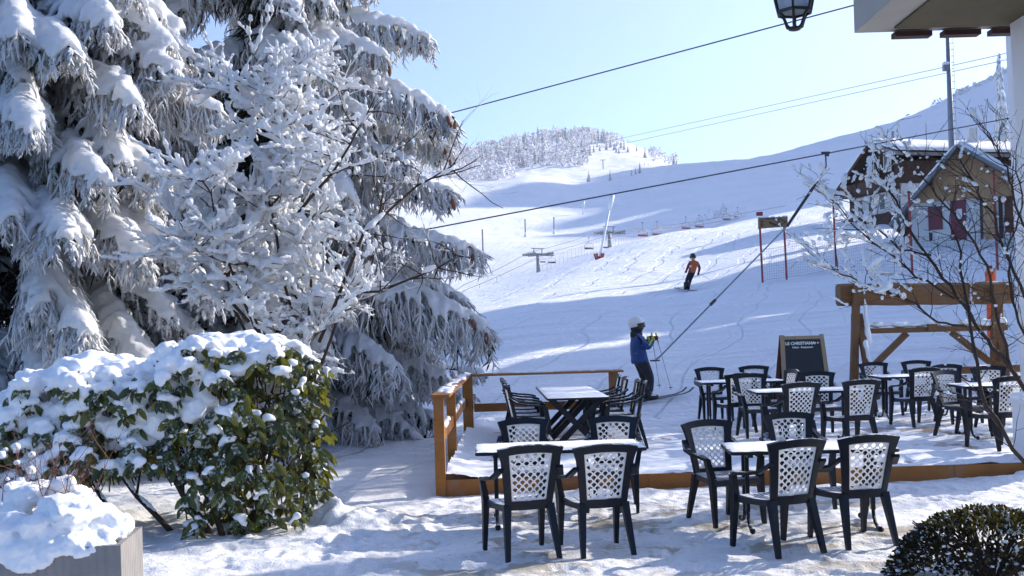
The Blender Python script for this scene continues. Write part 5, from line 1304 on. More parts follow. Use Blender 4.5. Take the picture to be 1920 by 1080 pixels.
# ================================================================== chairlift
M['liftgrey'] = m_plain('lift_grey', (.20, .23, .24), .5, .2); M['liftseat'] = m_plain('lift_seat', (.06, .06, .075), .6, .2); M['liftred'] = m_plain('lift_seat_red', (.30, .05, .05), .6, .2)
def lift_tower(px, pyb, pyt, D, ang, lab):
    q = on_ground(px, pyb, D); h = W(px, pyt, D).z - q.z; t = thing('lift_tower', lab, 'lift tower', q, R(ang), 'chairlift towers')
    s = D / 200
    mb = MB(); mb.tube([(0, 0, -1), (-.05 * s, 0, h - 1.2 * s)], [.42 * s, .32 * s], 10); mb.build('shaft', M['liftgrey'], t, True)
    mb = MB(); z = h - 1.2 * s; mb.bar((-2.1 * s, 0, z - .2 * s), (2.1 * s, 0, z + .2 * s), .35 * s, .35 * s)
    for x in (-1.0, 1.0): mb.bar((x * s * .9, 0, z), (x * s * .9, 0, h), .14 * s, .14 * s)
    mb.bar((-1.4 * s, 0, h), (1.4 * s, 0, h), .16 * s, .16 * s); mb.build('crossarm', M['liftgrey'], t)
    for x in (-2.0, 2.0):
        mb = MB(); zz = z + .1 * x * .2 * s
        mb.bar((x * s, -2.2 * s, zz - .25 * s), (x * s, 2.2 * s, zz + .05 * s), .16 * s, .22 * s)
        for k in range(7):
            y = (-2.0 + .66 * k) * s; mb.tube([(x * s - .09 * s, y, zz + .16 * s), (x * s + .09 * s, y, zz + .16 * s)], .24 * s, 10)
        mb.build('sheave_train', M['liftgrey'], t)
    mb = MB(); mb.bbox((-1.1 * s, -.3 * s, z + .19 * s), (1.1 * s, .3 * s, z + .30 * s)); mb.build('platform', M['liftgrey'], t)
lift_tower(1010, 519, 466, 200, 32, 'grey chairlift tower nearest the spruces, at the foot of the lift')
lift_tower(1144, 476, 425, 232, 32, 'grey chairlift tower beside the long snow lance')
cm = {}
def lift_chair(px, py, wpx, D, red, lab, hpx):
    s = 1.3 * wpx * D / F / 1.9; q = W(px, py, D); key = (red,)
    t = thing('lift_chair', lab, 'lift chair', q, R(28), 'chairlift chairs'); t.scale = (s, s, s)
    hz = hpx * D / F / s
    if key not in cm:
        r = []
        mb = MB(); mb.bbox((-.95, -.28, -.03), (.95, .22, .05)); mb.bbox((-.95, .18, .052), (.95, .24, .32)); r.append(('seat', mb.mesh('seat', M['liftred'] if red else M['liftseat'])))
        mb = MB(); mb.tube([(-.98, .1, 0), (-1.0, .1, .8), (-.6, .1, 1.12), (0, .1, 1.22), (.6, .1, 1.12), (1.0, .1, .8), (.98, .1, 0)], .04, 6); r.append(('bail', mb.mesh('bail', M['liftgrey'])))
        mb = MB(); mb.tube([(0, .1, 1.22), (0, .1, 2.3)], .035, 6); mb.box((0, .1, 2.32), (.3, .2, .16)); r.append(('hanger_arm', mb.mesh('hanger_arm', M['liftgrey'])))
        cm[key] = r
    for nm, me in cm[key]: o = bpy.data.objects.new(nm, me); COL.objects.link(o); o.parent = t
LC = [(1017, 492, 10, 205, 0), (1035, 493, 12, 203, 0), (1105, 467, 14, 215, 0), (1137, 465, 11, 222, 0), (1206, 443, 16, 230, 1), (1233, 441, 16, 236, 1), (1287, 429, 14, 250, 1), (1312, 426, 14, 256, 1), (1363, 412, 13, 275, 1), (1384, 408, 12, 285, 1), (1487, 398, 8, 330, 0), (1512, 395, 9, 340, 0), (1549, 391, 12, 310, 0), (900, 551, 11, 170, 0), (932, 538, 10, 178, 0)]
LL = ['dark chair of the chairlift hanging just right of the tower nearest the spruces', 'dark chair of the chairlift, second right of the tower nearest the spruces', 'dark lift chair halfway between the two lift towers', 'dark lift chair partly behind the long white snow lance', 'red lift chair first up the line from the tower by the snow lance', 'red lift chair second up the line from the tower by the snow lance', 'small red lift chair above and left of the skier in orange', 'small red lift chair straight above the skier in orange', 'faint red lift chair left of the wooden sign, lower of the two there', 'faint red lift chair closest to the wooden sign', 'tiny dark lift chair seen just left of the tow pole above the sign', 'tiny dark lift chair right of the tow pole above the sign', 'dark lift chair hanging near the snowy young tree by the chalets', 'dark lift chair close to the ground, nearest the drooping spruce tips', 'dark lift chair low on the line between the spruce tips and the first tower']
for (px, py, w_, Dd, rd), lab in zip(LC, LL): lift_chair(px, py, w_, Dd, rd, lab, 0)
cable('lift_haul_rope', 'thin haul rope of the chairlift running up past its towers', 'cable', [W(820, 560, 140), W(870, 534, 160), W(990, 474, 200), W(1126, 434, 232), W(1300, 416, 260), W(1540, 372, 330)], .05, 0.2, 12)
cable('lift_haul_rope', 'second haul rope of the chairlift, on the uphill side of its towers', 'cable', [W(820, 575, 140), W(870, 545, 160), W(1026, 474, 200), W(1160, 434, 232), W(1320, 420, 260), W(1545, 378, 330)], .05, 0.2, 12)
# snow lances
M['lance'] = m_plain('white_lance', (.75, .76, .78), .5, .05)
def lance(px, pyb, pxt, pyt, D, r, lab, pad=True):
    q = on_ground(px, pyb, D); tp = W(pxt, pyt, D) - q; t = thing('snow_lance', lab, 'snow lance', q, 0, 'snow lances')
    mb = MB(); mb.tube([(0, 0, -.2), tp * .25, tp], [r, r * .9, r * .6], 8); mb.build('pole', M['lance'], t, True); mb = MB(); d = tp.normalized(); mb.tube([tp - d * r * 7, tp + d * r * 4], [r * 1.5, r * 1.8], 8); mb.build('head', M['lance'], t, True)
    if pad:
        mb = MB()
        for k in range(6): a = k * 1.05; mb.tube([(math.cos(a) * r * 2, math.sin(a) * r * 2, 0), (math.cos(a) * r * 3.4, math.sin(a) * r * 3.4, r * 5)], r * .7, 5)
        mb.lathe([(r * 1.6, 0), (r * 1.8, r * 2.5), (r * 1.0, r * 3)], (0, 0, 0), 10); mb.build('guard', M['redpole'], t)
lance(1124, 506, 1146, 376, 92, .12, 'long leaning white snow lance with red base guard at the crest of the piste')
lance(1093, 398, 1094, 382, 400, .25, 'tiny white snow lance far up the slope', False); lance(925, 378, 927, 368, 480, .2, 'tiny snow lance on the shaded far slope by the spruces', False)
for px, pyb, pyt, D in ((905, 449, 430, 270), (985, 432, 411, 330), (1039, 428, 407, 340)):
    q = on_ground(px, pyb, D); t = thing('slope_post', 'dark slim post on the sunny far slope, %s' % {905: 'nearest the spruce', 985: 'in the middle of three', 1039: 'closest to the snow lance'}[px], 'post', q, 0, 'posts on the far slope')
    mb = MB(); mb.tube([(0, 0, -.5), (0, 0, W(px, pyt, D).z - q.z)], .22, 7); mb.build('shaft', M['steel'], t); mb = MB(); mb.lathe([(.4, 0), (.6, .3), (.2, 1.6)], (0, 0, 0), 8); mb.build('base', M['far_snow'], t)
for px, pyb, pyt, D, lab in ((1105, 365, 344, 500, 'tiny T-shaped drag lift pylon right of the sunlit knoll'), (1134, 360, 344, 510, 'tiny T-shaped drag lift pylon, middle one on the shaded face'), (1162, 354, 343, 520, 'tiny T-shaped drag lift pylon highest on the shaded face'), (1131, 318, 300, 640, 'tiny pylon against the bright snow below the wooded summit')):
    q = on_ground(px, pyb, D); h = W(px, pyt, D).z - q.z; t = thing('drag_lift_pylon', lab, 'pylon', q, 0, 'distant drag lift pylons')
    mb = MB(); mb.tube([(0, 0, -1), (0, 0, h)], .28, 6); mb.build('shaft', M['steel'], t); mb = MB(); mb.bar((-1.6, 0, h), (1.6, 0, h), .3, .3); mb.build('crossarm', M['steel'], t)
pts = [on_ground(px, py, D) for px, py, D in ((1010, 520, 198), (1080, 500, 205), (1180, 470, 222), (1280, 452, 245), (1400, 425, 280))]
net('piste_net', 'faint red piste netting along the chairlift line', pts, 2.2, 1.1, .022, m_plain('faint_net', (.62, .42, .42), .8, .1))

# ================================================================== frosted conifers, woods
M['fir'] = None
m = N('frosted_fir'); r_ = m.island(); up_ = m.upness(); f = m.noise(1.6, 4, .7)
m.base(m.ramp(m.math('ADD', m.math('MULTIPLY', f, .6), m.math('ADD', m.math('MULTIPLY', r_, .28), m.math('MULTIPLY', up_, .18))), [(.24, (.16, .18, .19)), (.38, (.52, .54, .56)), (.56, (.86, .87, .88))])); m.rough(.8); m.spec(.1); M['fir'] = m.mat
def fir_mesh(seed, tiers=13, H=8.0, Rb=1.7, thin=1.0):
    rnd = random.Random(seed); mb = MB(); tk = MB()
    tk.tube([(0, 0, -.5), (0, 0, H * .96)], [.16, .03], 5)
    for k in range(tiers):
        z = H * (.06 + .9 * (k / tiers) ** .92); rr = Rb * (1 - (z / H)) ** .85 + .12; nb = max(5, int(9 * (1 - z / H) + 4))
        for j in range(nb):
            a = 6.283 * (j + rnd.random() * .8) / nb; L_ = rr * rnd.uniform(.65, 1.15); d = Vector((math.cos(a), math.sin(a), 0)); s = Vector((-d.y, d.x, 0)); w = .34 * rr * rnd.uniform(.6, 1.1) * thin + .05
            p = Vector((0, 0, z + rnd.uniform(-.15, .15))); q = p + d * L_ * .55 + Vector((0, 0, -.12 * L_)); e = p + d * L_ + Vector((0, 0, -.45 * L_ - .05))
            mb.add([p, q - s * w, q + Vector((0, 0, w * .45)), q + s * w, e, q - Vector((0, 0, w * .5))], [(0, 1, 2), (0, 2, 3), (1, 4, 2), (2, 4, 3), (0, 5, 1), (0, 3, 5), (5, 4, 1), (5, 3, 4)])
    return mb.mesh('crown', M['fir']), tk.mesh('trunk', M['bark'])
FIRS = [fir_mesh(100 + k, 12 + k % 4, 8.0, 1.35 + .22 * (k % 3)) for k in range(6)]
def fir(p, h, k, lab, grp, rz):
    t = thing('frosted_conifer', lab, 'conifer', p, rz, grp); s = h / 8.0; t.scale = (s, s, s)
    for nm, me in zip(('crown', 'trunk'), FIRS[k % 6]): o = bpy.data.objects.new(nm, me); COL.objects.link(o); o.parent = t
rnd = random.Random(303)
GA = 'conifers of the far snowy woods'; placed = 0
spots = []
def zone(n, px0, px1, Y0, Y1, h0, h1, cond):
    c = 0; tries = 0
    while c < n and tries < 20000:
        tries += 1; px = rnd.uniform(px0, px1); Y = rnd.uniform(Y0, Y1); X = (px - 960) / F * Y
        if not cond(px, Y): continue
        fir((X, Y, float(base_z(X, Y)) - .2), rnd.uniform(h0, h1), rnd.randint(0, 5), 'small frost-white conifer in the far woods on the hillside', GA, rnd.uniform(0, 6.28)); c += 1
zone(120, 900, 1155, 640, 850, 5, 11, lambda px, Y: Y > 655 + (px - 900) * .18)
zone(34, 1100, 1240, 720, 850, 4, 8, lambda px, Y: rnd.random() < .5)
zone(46, 770, 960, 600, 790, 6, 11, lambda px, Y: True)
for px, Y in ((1270, 560), (1275, 640), (1198, 512), (1206, 515), (1190, 508), (1110, 505), (1150, 500), (1215, 650), (1222, 655), (1206, 640)):
    X = (px - 960) / F * Y; fir((X, Y, float(base_z(X, Y)) - .2), rnd.uniform(3, 6), rnd.randint(0, 5), 'lone small white conifer on the open far slope near the wooded summit', 'lone conifers on the far slope', rnd.random() * 6)
# the leafless frosted wood between them: one mass
m = N('frosted_wood'); f = m.noise(.5, 5, .75); r_ = m.island(); m.base(m.ramp(m.math('ADD', m.math('MULTIPLY', f, .6), m.math('MULTIPLY', r_, .4)), [(.28, (.42, .41, .43)), (.45, (.74, .73, .74)), (.62, (.87, .87, .88))])); m.rough(.9); m.spec(.05)
mb = MB()
def puff(p, h):
    for k in range(26):
        a = rnd.uniform(0, 6.28); u = rnd.random() ** .5; z = rnd.uniform(.15, 1.0); rr = h * .42 * math.sin(math.pi * min(1, .12 + .85 * z)) ** .6 * u
        c = Vector(p) + Vector((math.cos(a) * rr, math.sin(a) * rr, z * h)); d = Vector((math.cos(a) * .5, math.sin(a) * .5, rnd.uniform(.2, 1))).normalized(); s = h * rnd.uniform(.07, .14); e = d.orthogonal().normalized(); g = d.cross(e)
        mb.add([c - e * s, c + g * s * .6, c + e * s, c - g * s * .6, c + d * s * 1.5, c - d * s], [(0, 1, 4), (1, 2, 4), (2, 3, 4), (3, 0, 4), (1, 0, 5), (2, 1, 5), (3, 2, 5), (0, 3, 5)])
for px0, px1, Y0, Y1, n in ((780, 970, 570, 780, 330), (905, 1110, 660, 850, 240), (1080, 1170, 760, 850, 70), (1230, 1285, 700, 800, 14)):
    for k in range(n):
        px = rnd.uniform(px0, px1); Y = rnd.uniform(Y0, Y1); X = (px - 960) / F * Y; puff((X, Y, float(base_z(X, Y)) - .5), rnd.uniform(4.5, 8))
tag(mb.build('far_woods', m.mat), 'frost-whitened leafless wood covering the far hills', 'woods', None, 'stuff')
# bushes along the ridge on the right
mb = MB(); rb = 0
for k in range(60):
    px = rnd.uniform(1790, 1905); Y = rnd.uniform(590, 620); X = (px - 960) / F * Y; puff((X, Y, float(base_z(X, Y)) - .5), rnd.uniform(1.5, 4.0))
for px in (1757, 1763, 1772): X = (px - 960) / F * 600; puff((X, 600, float(base_z(X, 600)) - .3), rnd.uniform(2, 4))
tag(mb.build('ridge_scrub', m.mat), 'frosted scrub along the skyline ridge above the chalets', 'scrub', None, 'stuff')
mb = MB()
for k in range(18):
    px = 1345 + rnd.gauss(0, 14) + 6 * rnd.random(); Y = rnd.uniform(300, 340); X = (px - 960) / F * Y; puff((X, Y, float(base_z(X, Y)) - .3), rnd.uniform(1, 2.2))
tag(mb.build('slope_scrub', m.mat), 'sparse frosted scrub on the shaded bowl above the skier in orange', 'scrub', None, 'stuff')
q = on_ground(1555, 424, 60)
t = thing('snowy_young_tree', 'small snow-clotted young tree on the piste edge left of the chalets', 'tree', q)
mb = MB(); sv = mb; mbk = MB(); mbk.tube([(0, 0, -.2), (0, 0, 1.6)], [.05, .02], 5); mbk.build('trunk', M['bark'], t)
mb = MB()
for k in range(60): z = rnd.random(); mb.lump((rnd.gauss(0, .38 * (1.15 - z)), rnd.gauss(0, .3 * (1.15 - z)), .2 + 1.7 * z), rnd.uniform(.08, .2), (1, 1, .8), 6, 4, 0, .25, rnd)
mb.build('crown', M['far_snow'], t, True)
# big snowy conifer at the right edge and the row of tall spruces beyond the frame whose shade falls over the piste
def tall_fir_mesh(seed, H=22.0, Rb=3.6, tiers=20, fine=1.0):
    rnd = random.Random(seed); sn = MB(); nd = MB(); tk = MB(); tk.tube([(0, 0, -1), (0, 0, H * .97)], [.35, .05], 8)
    for k in range(tiers):
        z = H * (.05 + .93 * k / tiers); rr = Rb * (1 - z / H) ** .8 + .25; nb = int(max(5, int(10 * (1 - z / H) + 4)) / fine)
        for j in range(nb):
            a = 6.283 * (j + rnd.random()) / nb; L_ = rr * rnd.uniform(.55, 1.15); d = Vector((math.cos(a), math.sin(a), 0)); p = Vector((0, 0, z + rnd.uniform(-.3, .3)))
            q = [p, p + d * L_ * .5 + Vector((0, 0, -.1 * L_)), p + d * L_ * .8 + Vector((0, 0, -.3 * L_)), p + d * L_ + Vector((0, 0, -.55 * L_))]
            w = (.30 + .10 * rr) * fine
            sn.tube([x + Vector((0, 0, .1)) for x in q], [w * .5, w, w * .95, w * .35], 6, 0, True, .3, rnd, .7)
            nd.tube([x - Vector((0, 0, .18)) for x in q], [w * .5, w * 1.05, w * 1.0, w * .3], 5, 0, True, .4, rnd, .9)
    return sn.mesh('snow', M['far_snow'], True), nd.mesh('needles', M['fir']), tk.mesh('trunk', M['bark'])
TF = [tall_fir_mesh(9), tall_fir_mesh(12, 22, 3.9, 18), tall_fir_mesh(14, 22, 4.2, 34, .62)]
def tall_fir(p, h, k, lab, grp=None, wide=1.0):
    t = thing('tall_conifer', lab, 'conifer', p, k * 1.3, grp); s = h / 22.0; t.scale = (s * wide, s * wide, s)
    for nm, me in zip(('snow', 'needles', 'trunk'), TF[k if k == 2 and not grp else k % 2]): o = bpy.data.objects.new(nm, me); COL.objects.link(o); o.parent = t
q = on_ground(1882, 420, 92); tall_fir(q, W(1880, 92, 92).z - q.z, 2, 'tall snow-plastered conifer at the right edge behind the chalets', None, .40)
CA, SA = math.cos(SUN_AZ), math.sin(SUN_AZ)
def strip_tree(a, tt, btop, k):
    """a tree standing tt metres towards the sun in the strip of light a (metres across), tall enough to shade up to btop"""
    X = tt * SA + a * CA; Y = tt * CA - a * SA; z = ground(X, Y); h = btop + tt * math.tan(SUN_EL) - z
    tall_fir((X, Y, z - .3), h, k, 'tall snowy conifer in the row beyond the chalets that shades the piste', 'tall conifers beyond the chalets', 1.15)
ROW = [(-37.2, 82, 2.2), (-34.6, 78, 2.5), (-32.0, 72, 1.6), (-29.6, 66, 2.3), (-28.0, 51, 1.8), (-25.7, 56, 2.2), (-21.4, 50, 1.5), (-20.0, 54, 2.0), (-17.6, 48, 1.6), (-15.9, 52, .8)]
rnd = random.Random(91)
for a, tt, h in ((-13.4, 30, 12), (-11.6, 27, 11.5), (-9.7, 31, 12)):  # unseen bare trees, put in so their branches streak the terrace with shade
    X = tt * SA + a * CA; Y = tt * CA - a * SA; out = []; mb = MB()
    t = thing('added_bare_tree', 'tall out-of-view leafless tree added to streak the terrace with shade', 'tree', (X, Y, ground(X, Y) - .1), 0, 'leafless trees added for shade on the terrace')
    mb.tube([(0, 0, 0), (.1, 0, h * .5), (0, .1, h * .8)], [.14, .10, .05], 7)
    for k in range(16): z = h * rnd.uniform(.25, .8); grow(rnd, (0, 0, z), (rnd.uniform(-1, 1), rnd.uniform(-1, 1), .7), rnd.uniform(2, 3.4), .045, 3, out, .35, .08, (3, 4))
    for pts, r0, r1, dp in out: mb.tube(pts, [max(.012, r0 + (r1 - r0) * i / 5) for i in range(6)], 4)
    mb.build('branches', M['twig'], t)
for k, (a, tt, b) in enumerate(ROW): strip_tree(a, tt, b, k)
# ================================================================== skiers
def skin_body(name, joints, edges, mats, matfn, parent, sub=2):
    """one continuous body grown over a skeleton; matfn(centre) picks the material slot"""
    me = bpy.data.meshes.new('tmp'); ids = list(joints); me.from_pydata([joints[k][0] for k in ids], [(ids.index(a), ids.index(b)) for a, b in edges], [])
    o = bpy.data.objects.new('tmp', me); COL.objects.link(o); sk = o.modifiers.new('k', 'SKIN'); sk.use_smooth_shade = True
    for i, k in enumerate(ids):
        r = joints[k][1]; me.skin_vertices[0].data[i].radius = (r, r) if not hasattr(r, '__len__') else r; me.skin_vertices[0].data[i].use_root = (i == 0)
    s = o.modifiers.new('s', 'SUBSURF'); s.levels = sub; s.render_levels = sub
    dg = bpy.context.evaluated_depsgraph_get(); dg.update(); m2 = bpy.data.meshes.new_from_object(o.evaluated_get(dg)); m2.name = name; bpy.data.objects.remove(o); bpy.data.meshes.remove(me)
    m2.materials.clear()
    for m in mats: m2.materials.append(m)
    for p in m2.polygons: p.material_index = matfn(p.center); p.use_smooth = True
    b = bpy.data.objects.new(name, m2); COL.objects.link(b); b.parent = parent; return b
M['blue'] = m_plain('blue_jacket', (.010, .048, .18), .65, .25, 14, .5, 30); M['blackcloth'] = m_plain('black_trousers', (.010, .011, .016), .75, .3, 14, .4, 30)
M['skin'] = m_plain('skin', (.45, .27, .20), .6, .1); M['helmet'] = m_plain('white_helmet', (.72, .70, .68), .3, .05); M['blackgloss'] = m_plain('black_gloss', (.01, .01, .012), .25, .1)
M['lime'] = m_plain('lime_trim', (.50, .62, .02), .6, .1); M['redglove'] = m_plain('dark_red_glove', (.16, .02, .02), .7, .2); M['ski'] = m_plain('dark_ski', (.03, .025, .035), .35, .3, 6)
M['orangejacket'] = m_plain('orange_jacket', (.50, .12, .025), .7, .2, 12); M['redjacket'] = m_plain('dark_red_sleeve', (.22, .02, .03), .7, .2, 12)

# ---- skier in blue on the drag lift, facing right (+X) and a little away
fp = W(1213, 742, 21.6); gz = ground(fp.x, fp.y); S = 1.0
sk = thing('person', 'skier in blue jacket, black trousers and white helmet being towed up by the drag lift', 'person', (fp.x, 21.6, gz + .03), R(12)); sk.rotation_euler = (0, R(-8), R(12))
J = {'pelvis': ((-.02, 0, .86), (.15, .17)), 'waist': ((-.03, 0, 1.00), (.165, .185)), 'chest': ((-.03, 0, 1.20), (.17, .20)), 'neck': ((0, 0, 1.37), .075), 'head0': ((.02, 0, 1.45), .08), 'head1': ((.03, 0, 1.57), .085),
     'shL': ((-.02, .17, 1.29), .10), 'elL': ((.10, .24, 1.07), .08), 'wrL': ((.27, .12, 1.20), .05), 'shR': ((-.02, -.17, 1.29), .10), 'elR': ((.12, -.24, 1.06), .08), 'wrR': ((.30, -.10, 1.19), .05),
     'hpL': ((0, .10, .80), .125), 'knL': ((.07, .115, .46), .10), 'anL': ((-.04, .12, .12), .085), 'hpR': ((.0, -.10, .80), .125), 'knR': ((.10, -.115, .46), .10), 'anR': ((.02, -.12, .12), .085)}
E = [('pelvis', 'waist'), ('waist', 'chest'), ('chest', 'neck'), ('neck', 'head0'), ('head0', 'head1'), ('chest', 'shL'), ('shL', 'elL'), ('elL', 'wrL'), ('chest', 'shR'), ('shR', 'elR'), ('elR', 'wrR'), ('pelvis', 'hpL'), ('hpL', 'knL'), ('knL', 'anL'), ('pelvis', 'hpR'), ('hpR', 'knR'), ('knR', 'anR')]
def mf(c): return 1 if 1.36 < c.z < 1.475 and abs(c.y) < .12 else 2 if c.z > 1.41 and abs(c.y) < .13 and c.x < .16 else (0 if c.z > .80 else 1)
bd = skin_body('body', J, E, [M['blue'], M['blackcloth'], M['skin']], mf, sk)
def helmet(parent, c, face, s=1.0, shell=M['helmet']):
    rot = Matrix.Rotation(math.atan2(face[1], face[0]), 3, 'Z'); c = Vector(c)
    mb = MB(); mb.lump((0, 0, .045), .135 * s, (1.12, .95, .98), 20, 12, 0, 0); vs = [Vector(v) for v in mb.v]; out = []
    for v in vs:
        if v.z < -.01: v.z = -.01 - (abs(v.z + .01)) * (.25 if v.x > .05 else .75)
        out.append(tuple(rot @ v + c))
    mb.v = out; mb.build('helmet', shell, parent, True)
    mb = MB()
    for z, hh in ((-.012, .10),):
        pts = [(.140 * s * math.cos(a) * 1.10, .140 * s * math.sin(a) * .98, z) for a in [R(-75 + 15 * k) for k in range(11)]]
        for p, q in zip(pts, pts[1:]): mb.bar(rot @ Vector(p) + c, rot @ Vector(q) + c, .03, hh)
    mb.build('goggles', M['blackgloss'], parent)
    mb = MB(); 
    for a in (-18, 18): p = rot @ Vector((.168 * s * math.cos(R(a)), .165 * s * math.sin(R(a)), -.003)) + c; mb.lump(p, .028, (.4, .9, .8), 8, 6, 0, 0)
    mb.build('goggle_lens', M['helmet'], parent, True)
    mb = MB(); pts = [rot @ Vector((.05, -.11 * s, -.03)) + c, rot @ Vector((.09, -.07, -.12)) + c, rot @ Vector((.10, 0, -.135)) + c, rot @ Vector((.09, .07, -.12)) + c, rot @ Vector((.05, .11 * s, -.03)) + c]; mb.tube(pts, .012, 5); mb.build('chin_strap', M['blackgloss'], parent)
    mb = MB(); mb.lump(rot @ Vector((.125, 0, -.062)) + c, .022, (.9, .6, .9), 7, 5, 0, 0); mb.build('nose', M['skin'], parent, True)
helmet(sk, (.03, 0, 1.535), (1, -.45), 1.08)
mb = MB(); mb.lump((.035, -.01, 1.475), .128, (1.1, .95, .62), 14, 8, 0, 0); mb.build('helmet_lining', M['blackcloth'], sk, True)
mb = MB(); mb.lathe([(.13, 0), (.125, .04), (.11, .10), (.09, .115)], (.0, 0, 1.32), 14); mb.build('collar', M['blackcloth'], sk, True)
def glove(c, d, parent, mat, grip):
    """mitten-thick glove: palm, four curled fingers and a thumb closed round a pole grip"""
    c = Vector(c); mb = MB(); mb.lump(c, .048, (1.0, .75, 1.05), 10, 7, 0, .03)
    for k in range(4):
        z = .036 - .023 * k; L_ = (.9, 1.0, .95, .75)[k]
        mb.tube([c + Vector((.02, -.028, z)), c + Vector((.058 * L_, -.030, z)), c + Vector((.072 * L_, .002, z - .003)), c + Vector((.048 * L_, .028, z - .004))], [.0125, .012, .011, .009], 6)
    mb.tube([c + Vector((-.01, .03, .02)), c + Vector((.025, .046, .035)), c + Vector((.052, .032, .032))], [.014, .0125, .010], 6); mb.build('glove', mat, parent, True)
    mb = MB(); mb.tube([c - Vector((.055, -.004, .01)), c - Vector((.02, -.002, .002))], [.055, .052], 10); mb.build('cuff', M['lime'], parent, True)
glove((.315, .11, 1.225), None, sk, M['redglove'], None); glove((.345, -.09, 1.215), None, sk, M['redglove'], None)
mb = MB(); mb.tube([(.13, -.300, 1.11), (.20, -.235, 1.17), (.25, -.175, 1.20)], .014, 6); mb.tube([(.10, -.140, 1.30), (.115, -.165, 1.20), (.10, -.165, 1.10)], .012, 5); mb.tube([(-.14, -.11, .98), (-.10, -.155, .99)], .008, 5); mb.build('jacket_trim', M['lime'], sk)
mb = MB(); mb.lathe([(.155, 0), (.168, .02), (.165, .10), (.15, .13)], (-.025, 0, .78), 16, 0); mb.v = [(x, y * 1.08, z) for x, y, z in mb.v]; mb.build('jacket_hem', M['blue'], sk, True)
for y, x in ((.12, -.04), (-.12, .02)):
    mb = MB(); mb.tube([(x, y, .36), (x - .015, y, .22), (x - .01, y, .06)], [.082, .088, .075], 10); mb.lump((x + .08, y, .055), .06, (2.1, .95, .95), 10, 6, 0, 0); mb.build('boot', M['blackgloss'], sk, True)
    mb = MB(); mb.bar((x + .0, y - .055, .19), (x + .085, y - .04, .16), .02, .03); mb.bar((x + .02, y - .06, .11), (x + .13, y - .05, .09), .02, .03); mb.build('buckle', M['helmet'], sk)
    mb = MB(); pts = [(-.62, y, .012), (-.3, y, .006), (.3, y, .006), (.72, y, .008), (.86, y, .035), (.96, y, .10)]
    for a, b in zip(pts, pts[1:]): mb.bar((a[0] + x, a[1], a[2]), (b[0] + x, b[1], b[2]), .075, .018)
    mb.box((x + .13, y, .035), (.08, .07, .05)); mb.box((x - .15, y, .04), (.09, .07, .06)); mb.build('ski', M['ski'], sk)
pole_m = m_plain('grey_ski_pole', (.35, .36, .42), .4, .1)
rot = Matrix.Rotation(R(12), 3, 'Z') @ Matrix.Rotation(R(-8), 3, 'Y')
for k, (c, foot) in enumerate((((.362, .113, 1.225), (.36, .15, .18)), ((.392, -.088, 1.215), (.50, -.12, .12)))):
    c = Vector(c); f = Vector(foot); base = rot @ f + Vector(sk.location)
    t = thing('ski_pole', ['thin ski pole held by the skier in blue, the one nearer the body', 'thin ski pole held by the skier in blue, its tip hanging farthest forward'][k], 'ski pole', base, R(12)); t.rotation_euler = (0, R(-8), R(12))
    d = c - f; u = d.normalized(); mb = MB(); mb.tube([(0, 0, 0), d - u * .10], [.006, .008], 6); mb.build('shaft', pole_m, t)
    mb = MB(); mb.tube([d - u * .10, d + u * .09], [.016, .017], 8); mb.lump(d + u * .095, .022, (1, 1, .7), 8, 5, 0, 0); mb.build('grip', M['lime'], t, True)
    mb = MB(); mb.lathe([(.01, .05), (.045, .055), (.045, .06), (.01, .07)], (0, 0, 0), 10); mb.build('basket', M['iron'], t)

# ---- skier in orange, turning, seen from behind
fp = W(1300, 550, 49.0); gz = ground(fp.x, fp.y)
sk2 = thing('person', 'skier in orange-red jacket leaning through a turn at the shadow line of the piste', 'person', (fp.x - .25, 49.0, gz + .02), R(10))
J = {'pelvis': ((.20, 0, .82), (.14, .15)), 'waist': ((.26, 0, .96), (.16, .15)), 'chest': ((.33, .02, 1.15), (.19, .16)), 'neck': ((.34, .06, 1.34), .075), 'head0': ((.33, .10, 1.42), .08), 'head1': ((.33, .12, 1.53), .085),
     'shL': ((.15, .03, 1.25), .085), 'elL': ((.03, .02, 1.03), .065), 'wrL': ((.02, .20, .88), .05), 'shR': ((.52, .03, 1.23), .085), 'elR': ((.62, .05, 1.0), .065), 'wrR': ((.60, .15, .78), .05),
     'hpL': ((.12, 0, .76), .105), 'knL': ((.0, .10, .48), .082), 'anL': ((-.10, .0, .12), .065), 'hpR': ((.28, 0, .76), .105), 'knR': ((.20, .16, .50), .082), 'anR': ((.06, .06, .14), .065)}
def mf2(c): return 2 if c.z > 1.38 and abs(c.x - .33) < .13 else ((0 if .14 < c.x < .55 else 3) if c.z > .80 else 1)
skin_body('body', J, E, [M['orangejacket'], M['blackcloth'], M['skin'], M['redjacket']], mf2, sk2)
helmet(sk2, (.33, .12, 1.53), (.3, 1), 1.0, M['blackgloss'])
mb = MB(); mb.box((.13, -.09, 1.08), (.09, .03, .10)); mb.build('jacket_patch', M['helmet'], sk2)
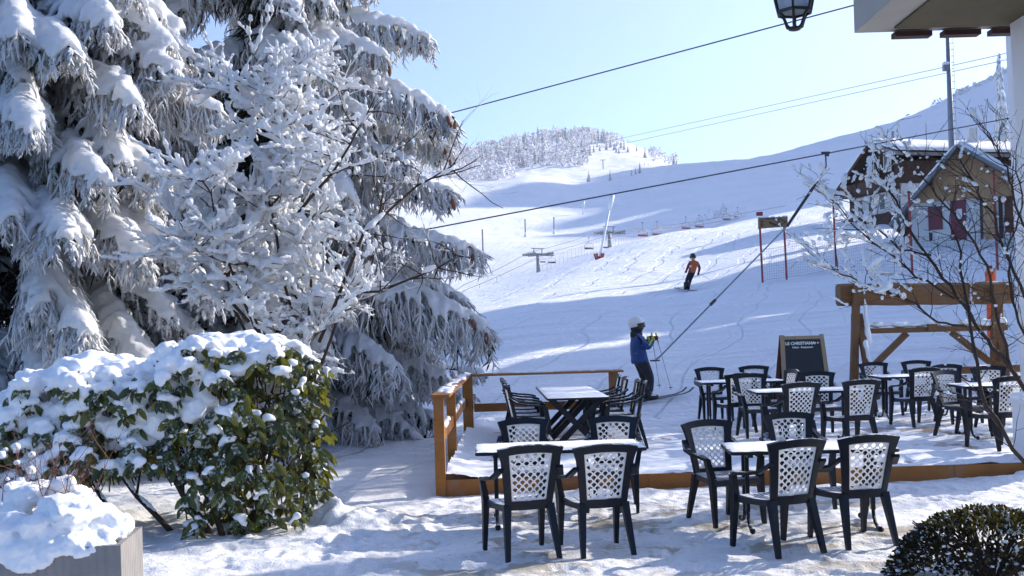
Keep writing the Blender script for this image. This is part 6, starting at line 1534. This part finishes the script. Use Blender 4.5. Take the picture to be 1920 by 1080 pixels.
def glove2(c): 
    c = Vector(c); mb = MB(); mb.lump(c, .055, (1, 1, 1.1), 9, 6, 0, .03)
    for k in range(4): mb.tube([c + Vector((-.03 + .02 * k, .02, -.02)), c + Vector((-.03 + .02 * k, .06, -.04)), c + Vector((-.03 + .02 * k, .05, -.07))], [.013, .012, .009], 5)
    mb.tube([c + Vector((-.04, 0, 0)), c + Vector((-.055, .04, -.02))], [.014, .010], 5); mb.build('glove', M['blackcloth'], sk2, True)
glove2((.02, .22, .86)); glove2((.60, .17, .75))
for x, y in ((-.10, .0), (.06, .06)):
    mb = MB(); mb.tube([(x, y, .36), (x - .01, y, .2), (x - .01, y, .05)], [.08, .085, .075], 9); mb.lump((x, y + .07, .05), .06, (.95, 2, .9), 9, 6, 0, 0); mb.build('boot', M['blackgloss'], sk2, True)
    mb = MB(); d = Vector((-.85, .45, .0)).normalized(); d = Vector((-.25, 1, .10)).normalized(); o_ = Vector((x, y, .012))
    for a, b in ((-.7, .7), (.7, .92)): mb.bar(o_ + d * a, o_ + d * b + Vector((0, 0, .06 if a > 0 else 0)), .075, .02)
    mb.build('ski', M['ski'], sk2)
for k, (a, b) in enumerate((((.02, .24, .88), (-.35, -.35, .55)), ((.60, .19, .77), (.95, -.4, .42)))):
    rr = Matrix.Rotation(R(10), 3, 'Z'); a = Vector(a); b = Vector(b); base = rr @ b + Vector(sk2.location)
    t = thing('ski_pole', ['ski pole in the left hand of the skier in orange', 'ski pole trailing from the right hand of the skier in orange'][k], 'ski pole', base, R(10)); d = a - b
    mb = MB(); mb.tube([(0, 0, 0), d * .9], .008, 6); mb.build('shaft', pole_m, t); mb = MB(); mb.tube([d * .9, d * 1.06], .016, 6); mb.build('grip', M['iron'], t)
# ================================================================== thin winter air
hz = MB(); hz.bbox((-1500, -30, -12), (3200, 1700, 760)); ho = hz.build('haze', None) if False else None
hm = bpy.data.materials.new('haze_air'); hm.use_nodes = True; ht = hm.node_tree
for n_ in list(ht.nodes):
    if n_.type == 'BSDF_PRINCIPLED': ht.nodes.remove(n_)
pv = ht.nodes.new('ShaderNodeVolumePrincipled'); pv.inputs['Color'].default_value = (.92, .95, 1.0, 1); pv.inputs['Density'].default_value = 0.00016; pv.inputs['Anisotropy'].default_value = .35
ht.links.new(pv.outputs[0], ht.nodes['Material Output'].inputs['Volume'])
ho = hz.build('haze', hm); ho['kind'] = 'stuff'
